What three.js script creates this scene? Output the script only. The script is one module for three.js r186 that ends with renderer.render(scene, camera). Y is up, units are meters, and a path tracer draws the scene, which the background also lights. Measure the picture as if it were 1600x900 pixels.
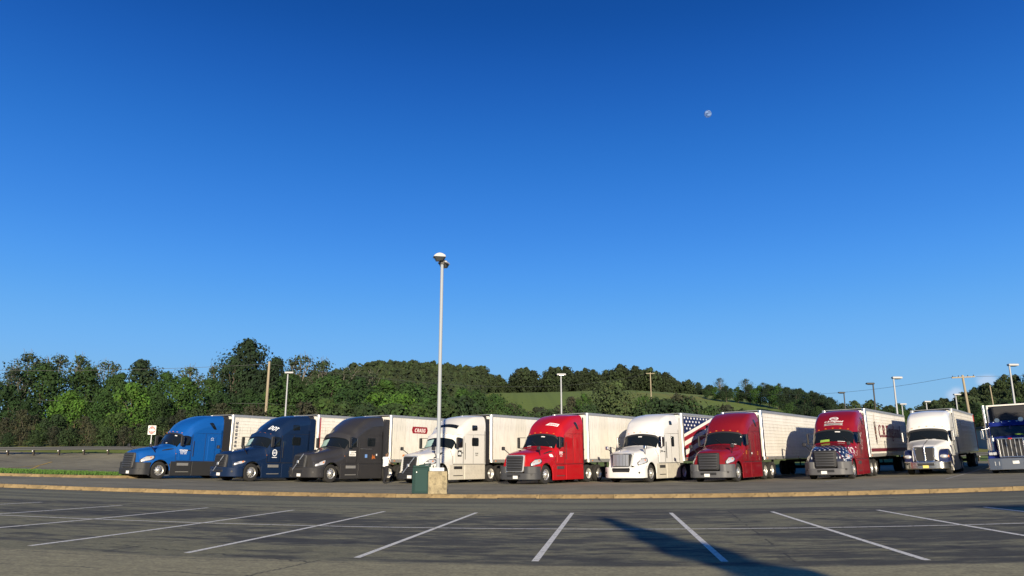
import * as THREE from 'three';
import { mergeGeometries } from 'three/addons/utils/BufferGeometryUtils.js';
import { RoundedBoxGeometry } from 'three/addons/geometries/RoundedBoxGeometry.js';
import { MarchingCubes } from 'three/addons/objects/MarchingCubes.js';

// ---------------------------------------------------------------- camera, sky, sun, exposure
const scene = new THREE.Scene();
const EYE = 1.5, FPX = 1200, PITCH = Math.atan(270 / FPX);
const camera = new THREE.PerspectiveCamera(2 * Math.atan(450 / FPX) * 180 / Math.PI, 16 / 9, 0.1, 20000);
camera.position.set(0, EYE, 0);
camera.lookAt(0, EYE + Math.tan(PITCH) * 100, -100);
camera.updateMatrixWorld();
const renderer = new THREE.WebGLRenderer({ antialias: true });
renderer.toneMapping = THREE.LinearToneMapping;
renderer.toneMappingExposure = 1.5;
renderer.shadowMap.enabled = true;

const SUN = new THREE.Vector3(0.07, 0.2126, 1).normalize();
const sun = new THREE.DirectionalLight(new THREE.Color().setRGB(1, 0.865, 0.65), 5);
sun.position.copy(SUN).multiplyScalar(200).add(new THREE.Vector3(0, 0, -40));
sun.target.position.set(0, 0, -40); scene.add(sun, sun.target);
sun.castShadow = true; sun.shadow.radius = 1.2; sun.shadow.mapSize.set(4096, 4096);
Object.assign(sun.shadow.camera, { left: -90, right: 90, top: 60, bottom: -60, near: 1, far: 700 });

const lin = (v) => { v /= 255; return v <= 0.04045 ? v / 12.92 : Math.pow((v + 0.055) / 1.055, 2.4); };
function rng(seed) { let a = seed >>> 0; return () => { a = (a + 0x6D2B79F5) | 0; let t = Math.imul(a ^ (a >>> 15), 1 | a); t = (t + Math.imul(t ^ (t >>> 7), 61 | t)) ^ t; return ((t ^ (t >>> 14)) >>> 0) / 4294967296; }; }
function hash2(x, y) { let h = (x * 374761393 + y * 668265263) | 0; h = Math.imul(h ^ (h >>> 13), 1274126177); return ((h ^ (h >>> 16)) >>> 0) / 4294967296; }
function vnoise(x, y) { const xi = Math.floor(x), yi = Math.floor(y); let fx = x - xi, fy = y - yi; fx = fx * fx * (3 - 2 * fx); fy = fy * fy * (3 - 2 * fy);
  const a = hash2(xi, yi), b = hash2(xi + 1, yi), c = hash2(xi, yi + 1), d = hash2(xi + 1, yi + 1); return a + (b - a) * fx + (c - a) * fy + (a - b - c + d) * fx * fy; }
function fbm(x, y, o = 4) { let s = 0, a = 0.5, n = 0; for (let i = 0; i < o; i++) { s += a * vnoise(x, y); n += a; a *= 0.5; x = x * 2.03 + 17.1; y = y * 2.03 + 5.7; } return s / n; }
const clamp = (v, a, b) => Math.max(a, Math.min(b, v)), mix = (a, b, t) => a + (b - a) * t;
const sstep = (a, b, v) => { const t = clamp((v - a) / (b - a), 0, 1); return t * t * (3 - 2 * t); };
function pchip(xs, ys) {
  const n = xs.length, dl = [], m = new Array(n);
  for (let i = 0; i < n - 1; i++) dl.push((ys[i + 1] - ys[i]) / (xs[i + 1] - xs[i]));
  m[0] = dl[0]; m[n - 1] = dl[n - 2];
  for (let i = 1; i < n - 1; i++) m[i] = dl[i - 1] * dl[i] <= 0 ? 0 : 2 * dl[i - 1] * dl[i] / (dl[i - 1] + dl[i]);
  return (x) => { if (x <= xs[0]) return ys[0]; if (x >= xs[n - 1]) return ys[n - 1]; let i = 0; while (x > xs[i + 1]) i++;
    const h = xs[i + 1] - xs[i], t = (x - xs[i]) / h, t2 = t * t, t3 = t2 * t;
    return (2 * t3 - 3 * t2 + 1) * ys[i] + (t3 - 2 * t2 + t) * h * m[i] + (3 * t2 - 2 * t3) * ys[i + 1] + (t3 - t2) * h * m[i + 1]; };
}

// clear sky: colour by height above the horizon, small cumulus low in the far right
{
  const W = 2048, Hh = 1024, data = new Float32Array(W * Hh * 4);
  const el = [-90, -4, 0, 3, 5.6, 8, 12.7, 17, 22.6, 28, 33, 50, 90];
  const R = [70, 110, 152, 142, 129, 115, 85, 64, 44, 30, 20, 9, 5].map((v) => lin(v) / 1.5), Gc = [85, 130, 191, 190, 186, 180, 159, 138, 115, 94, 78, 49, 31].map((v) => lin(v) / 1.5), B = [100, 150, 217, 227, 235, 242, 239, 227, 205, 182, 159, 112, 78].map((v) => lin(v) / 1.5);
  const fr = pchip(el, R), fg = pchip(el, Gc), fb = pchip(el, B);
  for (let j = 0; j < Hh; j++) {
    const e = ((j + 0.5) / Hh - 0.5) * 180, r = fr(e), g = fg(e), b = fb(e);
    for (let i = 0; i < W; i++) {
      const k = (j * W + i) * 4, az = ((i + 0.5) / W) * 360 - 180;      // 0 = +x ... see below
      let cl = 0; if (e < 2.5 || e > 7) { data[k] = r; data[k + 1] = g; data[k + 2] = b; data[k + 3] = 1; continue; }
      const dirx = Math.cos(az * Math.PI / 180), dirz = Math.sin(az * Math.PI / 180), a = Math.atan2(dirx, -dirz) * 180 / Math.PI;  // degrees right of the view
      for (const [ca, ce, wa, we, s] of [[29.9, 4.0, 0.7, 0.5, 0.45], [31.8, 4.9, 0.6, 0.45, 0.45], [47, 5, 3, 1, 0.7], [60, 4.5, 4, 0.9, 0.6], [-55, 5, 3, 1, 0.6], [120, 5, 5, 1, 0.6], [-130, 5, 5, 1, 0.6]]) {
        const q = ((a - ca) / wa) ** 2 + ((e - ce) / we) ** 2;
        if (q < 3) cl = Math.max(cl, s * sstep(0.42, 0.75, fbm(a * 1.6, e * 2.2, 4) + 0.42 * (1 - q)));
      }
      data[k] = mix(r, 0.50, cl); data[k + 1] = mix(g, 0.53, cl); data[k + 2] = mix(b, 0.62, cl); data[k + 3] = 1;
    }
  }
  const t = new THREE.DataTexture(data, W, Hh, THREE.RGBAFormat, THREE.FloatType);
  t.mapping = THREE.EquirectangularReflectionMapping; t.magFilter = t.minFilter = THREE.LinearFilter; t.needsUpdate = true;
  scene.background = t; scene.environment = t;
}

// ---------------------------------------------------------------- helpers
const V = (x, y, z) => new THREE.Vector3(x, y, z);
const used = {};
const numbered = (n) => { used[n] = (used[n] ?? -1) + 1; return used[n] ? `${n}_${String(used[n]).padStart(3, '0')}` : n; };
function sh(o) { o.traverse((m) => { if (m.isMesh) { m.castShadow = true; m.receiveShadow = true; } }); return o; }
function tag(o, label, category, group) { o.userData.label = label; o.userData.category = category; if (group) o.userData.group = group; return o; }
function thing(name, label, category, group) { const o = new THREE.Group(); o.name = numbered(name); tag(o, label, category, group); scene.add(o); return o; }
function part(name, geo, mat, parent) { const m = new THREE.Mesh(Array.isArray(geo) ? join(geo) : geo, mat); m.name = name; m.castShadow = m.receiveShadow = true; parent.add(m); return m; }
function struct(name, geo, mat, label, category) { const m = part(numbered(name), geo, mat, scene); m.userData.kind = 'structure'; if (label) tag(m, label, category); return m; }
function join(list) { return mergeGeometries(list.map((g) => { const q = g.index ? g.toNonIndexed() : g.clone(); for (const k of Object.keys(q.attributes)) if (!['position', 'normal', 'uv'].includes(k)) q.deleteAttribute(k);
  if (!q.attributes.uv) q.setAttribute('uv', new THREE.BufferAttribute(new Float32Array(q.attributes.position.count * 2), 2)); return q; })); }
const box = (w, h, d, x = 0, y = 0, z = 0) => new THREE.BoxGeometry(w, h, d).translate(x, y, z);
const rbox = (w, h, d, x = 0, y = 0, z = 0, r = 0.02) => new RoundedBoxGeometry(w, h, d, 2, r).translate(x, y, z);
const cyl = (r0, r1, h, x = 0, y = 0, z = 0, n = 14) => new THREE.CylinderGeometry(r1, r0, h, n).translate(x, y, z);
function rod(a, b, r, n = 6, r2 = r) { const d = b.clone().sub(a), L = d.length(), g = new THREE.CylinderGeometry(r2, r, L, n); g.applyQuaternion(new THREE.Quaternion().setFromUnitVectors(V(0, 1, 0), d.normalize())); return g.translate((a.x + b.x) / 2, (a.y + b.y) / 2, (a.z + b.z) / 2); }
function canvasTex(w, h, draw) { const c = document.createElement('canvas'); c.width = w; c.height = h; const x = c.getContext('2d'); draw(x, w, h); const t = new THREE.CanvasTexture(c); t.colorSpace = THREE.SRGBColorSpace; t.anisotropy = 4; return t; }
const RGB = (r, g, b) => new THREE.Color().setRGB(r, g, b);
function noiseTex(N, fn, srgb = true) { const d = new Uint8Array(N * N * 4); for (let j = 0; j < N; j++) for (let i = 0; i < N; i++) { const c = fn(i / N, j / N), k = (j * N + i) * 4; d[k] = c[0]; d[k + 1] = c[1]; d[k + 2] = c[2]; d[k + 3] = 255; }
  const t = new THREE.DataTexture(d, N, N); t.wrapS = t.wrapT = THREE.RepeatWrapping; t.magFilter = THREE.LinearFilter; t.minFilter = THREE.LinearMipmapLinearFilter; t.generateMipmaps = true; if (srgb) t.colorSpace = THREE.SRGBColorSpace; t.needsUpdate = true; return t; }
// seamless noise on a period
const pn = (u, v, f, s = 0) => { const F = f; const a = u * F, b = v * F; const w = (x) => ((x % F) + F) % F; const xi = Math.floor(a), yi = Math.floor(b); let fx = a - xi, fy = b - yi; fx = fx * fx * (3 - 2 * fx); fy = fy * fy * (3 - 2 * fy);
  const h = (p, q) => hash2(w(p) + s * 131, w(q) + s * 57); const A = h(xi, yi), Bq = h(xi + 1, yi), C = h(xi, yi + 1), D = h(xi + 1, yi + 1); return A + (Bq - A) * fx + (C - A) * fy + (A - Bq - C + D) * fx * fy; };

// ---------------------------------------------------------------- the lie of the land. d = metres ahead of the camera (-z)
const TILT = 7.3 * Math.PI / 180, TS = Math.sin(TILT), TC = Math.cos(TILT);
const lotN = (x, d) => x * TS + d * TC, lotT = (x, d) => x * TC - d * TS;
const fromLot = (t, n) => [t * TC + n * TS, n * TC - t * TS];                 // -> [x, d]
const KERB = 32.2;
function dish(x, d) { const xe = clamp(x, -46, 46); return 0.028 * xe * xe / clamp(d, 10, 50) + 0.003 * xe; }   // lots drain to the middle
const carY = (x, d) => dish(x, d);
function truckY(x, d) { const n = lotN(x, d); return dish(x, d) + 0.15 + 0.086 * sstep(KERB, 42, n) + 1.5 * sstep(54, 80, d) * sstep(-17, -32, x); }
const ridge = pchip([-500, -300, -150, -88, -60, 30, 80, 120, 160, 220, 300, 500], [9, 11, 15, 21, 26.5, 27.5, 24.5, 15.5, 8, 4.5, 4, 4]);
function landY(x, d) {
  let y = d < 40 ? carY(x, Math.max(d, 0)) : truckY(x, d);
  if (d > 68) y += 0.055 * Math.min(d - 68, 45);
  y += ridge(x) * sstep(105, 350, d) * (1 - 0.6 * sstep(380, 700, d));
  y += 56 * Math.exp(-(((x - 380) / 115) ** 2) - (((d - 440) / 170) ** 2)) * sstep(150, 260, d);
  y += 108 * Math.exp(-(((d - 1700) / 380) ** 2)) * (0.86 + 0.14 * Math.sin(x * 0.006)) * sstep(-1500, 0, x);
  return y;
}
const lotTop = (x, d) => landY(x, d) + (d < 40 ? truckY(x, d) - landY(x, d) : 0), farN = (t) => mix(63.2, 75, sstep(-58, -18, t));   // far edge of the truck park
// a photograph point and a distance ahead -> where it stands
function at(u, v, d) { const a = u - 800, b = 450 - v, cp = Math.cos(PITCH), sp = Math.sin(PITCH), dep = FPX * cp - b * sp, up = FPX * sp + b * cp; return { x: a * d / dep, y: EYE + up * d / dep, d }; }
function sheet(t0, t1, n0, n1, nt, nn, yf, lift = 0, lot = true, uvS = 1) {
  const g = new THREE.PlaneGeometry(1, 1, nt, nn), p = g.attributes.position, uv = g.attributes.uv;
  for (let i = 0; i < p.count; i++) { const a = mix(t0, t1, p.getX(i) + 0.5), b = mix(n0, n1, p.getY(i) + 0.5), [x, d] = lot ? fromLot(a, b) : [a, b]; p.setXYZ(i, x, yf(x, d) + lift, -d); uv.setXY(i, a * uvS, b * uvS); }
  g.computeVertexNormals(); return g;
}

// ---------------------------------------------------------------- ground
const grassTex = noiseTex(512, (u, v) => { const n = 0.45 * pn(u, v, 8, 1) + 0.3 * pn(u, v, 32, 2) + 0.25 * pn(u, v, 128, 3); return [92 + 60 * n, 112 + 58 * n, 44 + 34 * n]; });
{ // one sheet of land to the horizon
  const xs = [], ds = [];
  for (let i = -70; i <= 70; i++) { const k = i / 70; xs.push(Math.sign(k) * (90 * Math.abs(k) + 2600 * Math.abs(k) ** 4)); }
  for (let i = 0; i <= 150; i++) { const k = i / 150; ds.push(-70 + 200 * k + 2900 * k ** 4); }
  const nx = xs.length, nd = ds.length, pos = new Float32Array(nx * nd * 3), uv = new Float32Array(nx * nd * 2), col = new Float32Array(nx * nd * 3), idx = [];
  for (let j = 0; j < nd; j++) for (let i = 0; i < nx; i++) {
    const k = j * nx + i, x = xs[i], d = ds[j]; let y = landY(x, d);
    const [t, n] = [lotT(x, d), lotN(x, d)]; if (n < farN(t) + 0.5 && Math.abs(t) < 75) y -= 0.35;
    pos.set([x, y, -d], k * 3); uv.set([x / 6, d / 6], k * 2);
    const f = fbm(x * 0.02 + 9, d * 0.035 + 3, 4), dry = sstep(0.52, 0.66, f + 0.1 * sstep(300, 345, d) * sstep(-30, 0, x) * sstep(45, 25, x));
    col.set([mix(0.60, 0.90, dry), mix(0.66, 0.63, dry), mix(0.36, 0.42, dry)], k * 3);
    if (i < nx - 1 && j < nd - 1) idx.push(k, k + 1, k + nx, k + 1, k + nx + 1, k + nx);
  }
  const g = new THREE.BufferGeometry(); g.setAttribute('position', new THREE.BufferAttribute(pos, 3)); g.setAttribute('uv', new THREE.BufferAttribute(uv, 2)); g.setAttribute('color', new THREE.BufferAttribute(col, 3)); g.setIndex(idx); g.computeVertexNormals();
  struct('grass_land', g, new THREE.MeshStandardMaterial({ map: grassTex, vertexColors: true, roughness: 1 }), 'green field and grassy land rising to the wooded hill', 'land');
}
const grit = noiseTex(256, (u, v) => { const n = 255 * (0.5 * hash2(Math.floor(u * 256), Math.floor(v * 256)) + 0.5 * pn(u, v, 64, 4)); return [n, n, n]; }, false);
const gritB = grit.clone(); gritB.repeat.set(1, 1); gritB.needsUpdate = true;
{ // car park asphalt: worn sealed stalls, browner aisle, cracks and oil stains; map covers t -28..28, n -4..32.4
  const W = 2048, Hh = 1536, d8 = new Uint8Array(W * Hh * 4), R = rng(5);
  const cracks = [];
  const mk = (t0, n0, t1, n1, w) => { let L = []; for (let i = 0; i <= 160; i++) { const k = i / 160; L.push([mix(t0, t1, k), mix(n0, n1, k) + (fbm(i * 0.21 + t0, n0, 3) - 0.5) * 0.35]); } cracks.push([L, w]); };
  mk(-28, 11.6, 28, 12.0, 0.012); mk(-28, 14.6, -12, 15.2, 0.01); mk(-3, 19.5, 11, 20.6, 0.01); mk(2.6, 12, 3.3, 24, 0.01); mk(-8.2, 12, -7.6, 25, 0.01); mk(-28, 29.3, 28, 29.0, 0.01); mk(6, 8.4, 16, 8.9, 0.01); mk(-15, 10.4, 2, 10.1, 0.012); mk(-9, 13.2, -4.5, 11.7, 0.008); mk(3, 10.6, 14, 10.9, 0.01); mk(-28, 26.2, 28, 26.5, 0.012); mk(-6, 4, -4.5, 12, 0.01); mk(5, 2, 6, 11, 0.01); mk(-12, 20, -11, 32, 0.012); mk(9, 20, 9.8, 32, 0.01);
  const cm = new Float32Array(W * Hh);
  for (const [L, w] of cracks) for (let s = 0; s < L.length - 1; s++) { const n = 40; for (let q = 0; q < n; q++) { const t = mix(L[s][0], L[s + 1][0], q / n), nn = mix(L[s][1], L[s + 1][1], q / n), px = Math.floor((t + 28) / 56 * W), py = Math.floor((nn + 4) / 36.4 * Hh); if (px >= 0 && py >= 0 && px < W && py < Hh && hash2(px >> 4, py >> 4) > 0.22) { cm[py * W + px] = 1; if (hash2(px, py) > 0.6 && px + 1 < W) cm[py * W + px + 1] = 0.7; } } }
  const stains = []; for (let i = 0; i < 60; i++) stains.push([R() * 56 - 28, 12.5 + R() * 11, 0.12 + R() * 0.5, 0.1 + R() * 0.3, 0.35 + R() * 0.5]); for (let i = -10; i < 10; i++) for (const n of [13.6, 20.6]) for (let q = 0; q < 5; q++) stains.push([-1.22 + 2.83 * (i + 0.5) + (R() - 0.5) * 1.1, n + (R() - 0.5) * 2.2, 0.06 + R() * 0.32, 0.06 + R() * 0.26, 0.5 + R() * 0.45]);
  const sm = new Float32Array(W * Hh);
  for (const [st, sn, ra, rb, s] of stains) for (let j = Math.max(0, Math.floor((sn - rb * 1.5 + 4) / 36.4 * Hh)); j < Math.min(Hh, (sn + rb * 1.5 + 4) / 36.4 * Hh); j++) for (let i = Math.max(0, Math.floor((st - ra * 1.5 + 28) / 56 * W)); i < Math.min(W, (st + ra * 1.5 + 28) / 56 * W); i++) { const t = i / W * 56 - 28, n = j / Hh * 36.4 - 4, q = ((t - st) / ra) ** 2 + ((n - sn) / rb) ** 2; sm[j * W + i] = Math.max(sm[j * W + i], s * sstep(1.5, 0.2, q + (fbm(t * 3, n * 4, 3) - 0.5) * 1.8)); }
  for (let j = 0; j < Hh; j++) for (let i = 0; i < W; i++) {
    const t = i / W * 56 - 28, n = j / Hh * 36.4 - 4, k = (j * W + i) * 4;
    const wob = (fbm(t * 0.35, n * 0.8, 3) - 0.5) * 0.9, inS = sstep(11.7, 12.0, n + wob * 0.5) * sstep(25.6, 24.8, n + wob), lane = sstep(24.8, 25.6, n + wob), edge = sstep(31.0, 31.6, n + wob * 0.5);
    const big = 0.55 * fbm(t * 0.2 + 3, n * 0.55 + 1, 3) + 0.45 * fbm(t * 0.7 + 40, n * 2.4 + 9, 3), fine = fbm(t * 2.6, n * 6.5, 3), gr = hash2(i, j);
    const worn = sstep(0.40, 0.60, big * 0.72 + fine * 0.28);
    const a9 = 0.88 + 0.24 * vnoise(t * 11, n * 11); let r = 0.335 * a9, g = 0.300 * a9, b = 0.160 * a9;                                    // bare tan aisle
    r *= mix(0.86, 1.12, fine); g *= mix(0.86, 1.12, fine); b *= mix(0.86, 1.12, fine);
    const sl = (0.052 + 0.155 * worn) * (0.82 + 0.36 * vnoise(t * 9, n * 11)), w2 = Math.max(inS, lane * 0.85);
    r = mix(r, sl * 1.06, w2); g = mix(g, sl * mix(1.0, 0.985, worn), w2); b = mix(b, sl * mix(0.62, 0.50, worn), w2);
    const ln = (0.125 + 0.10 * sstep(0.42, 0.62, fbm(t * 0.12, n * 1.6, 4))) * (0.86 + 0.28 * vnoise(t * 9, n * 11)); r = mix(r, ln * 1.02, lane * 0.85); g = mix(g, ln * 0.99, lane * 0.85); b = mix(b, ln * 0.54, lane * 0.85);
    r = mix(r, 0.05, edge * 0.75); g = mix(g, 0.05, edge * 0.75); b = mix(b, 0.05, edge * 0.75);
    { const m = sm[j * W + i]; r *= 1 - 0.62 * m; g *= 1 - 0.62 * m; b *= 1 - 0.6 * m; }
    const gm = 0.72 + 0.56 * gr; r *= gm; g *= gm; b *= gm;
    if (cm[j * W + i]) { const m = 1 - 0.75 * cm[j * W + i]; r *= m; g *= m; b *= m; }
    const s = (v) => 255 * Math.pow(clamp(v, 0, 1), 1 / 2.2); d8[k] = s(r); d8[k + 1] = s(g); d8[k + 2] = s(b); d8[k + 3] = 255;
  }
  const tx = new THREE.DataTexture(d8, W, Hh); tx.wrapS = tx.wrapT = THREE.MirroredRepeatWrapping; tx.magFilter = THREE.LinearFilter; tx.minFilter = THREE.LinearMipmapLinearFilter; tx.generateMipmaps = true; tx.anisotropy = 8; tx.colorSpace = THREE.SRGBColorSpace; tx.needsUpdate = true;
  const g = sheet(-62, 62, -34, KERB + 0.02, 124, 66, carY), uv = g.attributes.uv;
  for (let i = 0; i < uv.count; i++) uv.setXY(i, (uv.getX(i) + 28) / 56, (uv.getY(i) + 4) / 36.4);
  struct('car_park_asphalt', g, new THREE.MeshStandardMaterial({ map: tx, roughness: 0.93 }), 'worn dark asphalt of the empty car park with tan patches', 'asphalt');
}
{ // truck park asphalt
  const tx = noiseTex(1024, (u, v) => { const n = 0.4 * pn(u, v, 6, 5) + 0.25 * pn(u, v, 24, 6) + 0.15 * pn(u, v, 90, 7), h = hash2(Math.floor(u * 1024), Math.floor(v * 1024)); const st = sstep(0.62, 0.85, pn(u * 0.5, v * 2, 20, 8)); const q = 108 + 44 * n + 22 * (h - 0.5) - 22 * st; return [q * 1.02, q * 0.98, q * 0.80]; });
  const g = new THREE.PlaneGeometry(1, 1, 100, 60), p = g.attributes.position, uv = g.attributes.uv;
  for (let i = 0; i < p.count; i++) { const t = mix(-75, 75, p.getX(i) + 0.5), n = mix(KERB + 0.2, farN(t), p.getY(i) + 0.5), [x, d] = fromLot(t, n); p.setXYZ(i, x, lotTop(x, d), -d); uv.setXY(i, t / 14, n / 14); }
  g.computeVertexNormals();
  struct('truck_park_asphalt', g, new THREE.MeshStandardMaterial({ map: tx, roughness: 0.94 }), 'grey asphalt of the truck park beyond the kerb', 'asphalt');
}
// kerb between the lots: one block after another with open joints
const kerbTex = noiseTex(256, (u, v) => { const n = 0.5 * pn(u, v, 6, 9) + 0.3 * pn(u, v, 28, 10) + 0.2 * hash2(Math.floor(u * 256), Math.floor(v * 256)), s = sstep(0.72, 0.9, pn(u, v, 17, 11)); const q = (0.72 + 0.4 * n) * (1 - 0.25 * s); return [190 * q, 166 * q, 122 * q]; });
const kerbMat = [0, 1, 2].map((i) => new THREE.MeshStandardMaterial({ map: kerbTex, color: RGB(0.47 - 0.04 * i, 0.46 - 0.045 * i, 0.45 - 0.05 * i), roughness: 0.9 }));
function kerbBlock(ax, ad, bx, bd, w, h, y0f, name, mat, parent, off) {
  const dx = bx - ax, dd = bd - ad, L = Math.hypot(dx, dd), px = -dd / L, pd = dx / L;  // inward normal (left of travel)
  const g = new THREE.BoxGeometry(L - 0.012, h + 0.12, w, 4, 1, 1).translate(0, (h - 0.12) / 2, 0), p = g.attributes.position, uv = g.attributes.uv;
  for (let i = 0; i < p.count; i++) { const k = p.getX(i) / L + 0.5, top = p.getY(i) > h - 0.001; let s = p.getZ(i) / w + 0.5; if (top && s < 0.1) s = 0.14; const x = ax + dx * k + px * s * w, d = ad + dd * k + pd * s * w;
    uv.setXY(i, off + k * L / 2.4, (p.getY(i) + s * w) / 2.4); p.setXYZ(i, x, y0f(ax + dx * k, ad + dd * k) + p.getY(i), -d); }
  g.computeVertexNormals(); return part(name, g, mat, parent);
}
{
  const K = new THREE.Group(); K.name = 'kerb'; K.userData.kind = 'structure'; tag(K, 'long tan concrete kerb between the car park and truck park', 'kerb'); scene.add(K);
  const R = rng(11);
  for (let i = 0; i < 36; i++) { const t0 = -54 + i * 3, [ax, ad] = fromLot(t0, KERB), [bx, bd] = fromLot(t0 + 3, KERB); kerbBlock(ax, ad, bx, bd, 0.24, 0.155 + (R() - 0.5) * 0.012, carY, 'kerb_block', kerbMat[Math.floor(R() * 3)], K, R()); }
}
{ // storm drain in the gutter
  const [x, d] = fromLot(-3.9, KERB - 0.22), g = thing('storm_drain', 'small rusty iron storm drain grate against the tan kerb', 'drain grate'); g.position.set(x, carY(x, d) + 0.004, -d); g.rotation.y = -(-TILT);
  const iron = new THREE.MeshStandardMaterial({ color: RGB(0.05, 0.042, 0.036), roughness: 0.7, metalness: 0.4 });
  part('frame', [box(1.5, 0.03, 0.04, 0, 0.012, 0.18), box(1.5, 0.03, 0.04, 0, 0.012, -0.18), box(0.04, 0.03, 0.4, 0.75, 0.012, 0), box(0.04, 0.03, 0.4, -0.75, 0.012, 0)], iron, g);
  part('grate', Array.from({ length: 15 }, (_, i) => box(0.04, 0.024, 0.33, -0.66 + i * 0.094, 0.012, 0)), iron, g);
}
// painted lines
const paintTex = noiseTex(256, (u, v) => { const n = 0.5 * pn(u, v, 20, 12) + 0.5 * hash2(Math.floor(u * 256), Math.floor(v * 256)); const w = sstep(0.67, 0.82, pn(u, v, 40, 13) * 0.6 + n * 0.42); const q = 252 - 22 * n - 110 * w; return [q, q, q * 0.98]; });
const white = new THREE.MeshStandardMaterial({ map: paintTex, color: RGB(0.97, 0.94, 0.84), roughness: 0.85 });
const whiteOld = new THREE.MeshStandardMaterial({ map: paintTex, color: RGB(0.40, 0.40, 0.39), roughness: 0.9 });
const yellow = new THREE.MeshStandardMaterial({ map: paintTex, color: RGB(0.62, 0.40, 0.06), roughness: 0.9 });
for (let i = -7; i <= 6; i++) { const t = -1.22 + 2.83 * i; struct('stall_line', sheet(t - 0.055, t + 0.055, 12.28 + 0.06 * (i & 1), 23.42 - (i & 1) * 0.08, 1, 24, carY, 0.005, true, 0.7), white); }
struct('stall_cross_line', sheet(-24, 22, 17.86, 17.98, 60, 1, carY, 0.009, true, 0.7), white);
struct('faded_line', sheet(-16.1, -13.2, 25.0, 25.06, 8, 1, carY, 0.005, true, 0.7), whiteOld);
function roadLine(ax, ad, bx, bd, w, mat, name, lift = 0.006) { const N = 16, pos = [], uv = [], idx = [], L = Math.hypot(bx - ax, bd - ad), px = -(bd - ad) / L * w / 2, pd = (bx - ax) / L * w / 2;
  for (let i = 0; i <= N; i++) { const x = mix(ax, bx, i / N), d = mix(ad, bd, i / N), y = lotTop(x, d) + lift; pos.push(x + px, y, -d - pd, x - px, y, -d + pd); uv.push(i * 0.3, 0, i * 0.3, 0.2); if (i) idx.push(2 * i - 2, 2 * i - 1, 2 * i, 2 * i - 1, 2 * i + 1, 2 * i); }
  const g = new THREE.BufferGeometry(); g.setAttribute('position', new THREE.Float32BufferAttribute(pos, 3)); g.setAttribute('uv', new THREE.Float32BufferAttribute(uv, 2)); g.setIndex(idx); g.computeVertexNormals(); return struct(name, g, mat); }
const AX = Math.sin(35 * Math.PI / 180), AD = Math.cos(35 * Math.PI / 180);
for (const [x, d] of [[21.4, 39.0], [15.9, 40.2], [9.9, 41.0], [4.2, 41.6], [-1.6, 42.4], [-7.4, 43.2], [-13.3, 44.0], [27.4, 38.4]]) roadLine(x, d, x + AX * 24, d + AD * 24, 0.11, whiteOld, 'truck_stall_line');
roadLine(-33.4, 53.5, -36.6, 61, 0.14, yellow, 'yellow_line'); roadLine(-37.4, 55.5, -36.6, 61, 0.14, yellow, 'yellow_line', 0.011); roadLine(-36.6, 61, -37.4, 64, 0.14, yellow, 'yellow_line', 0.016);
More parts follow.
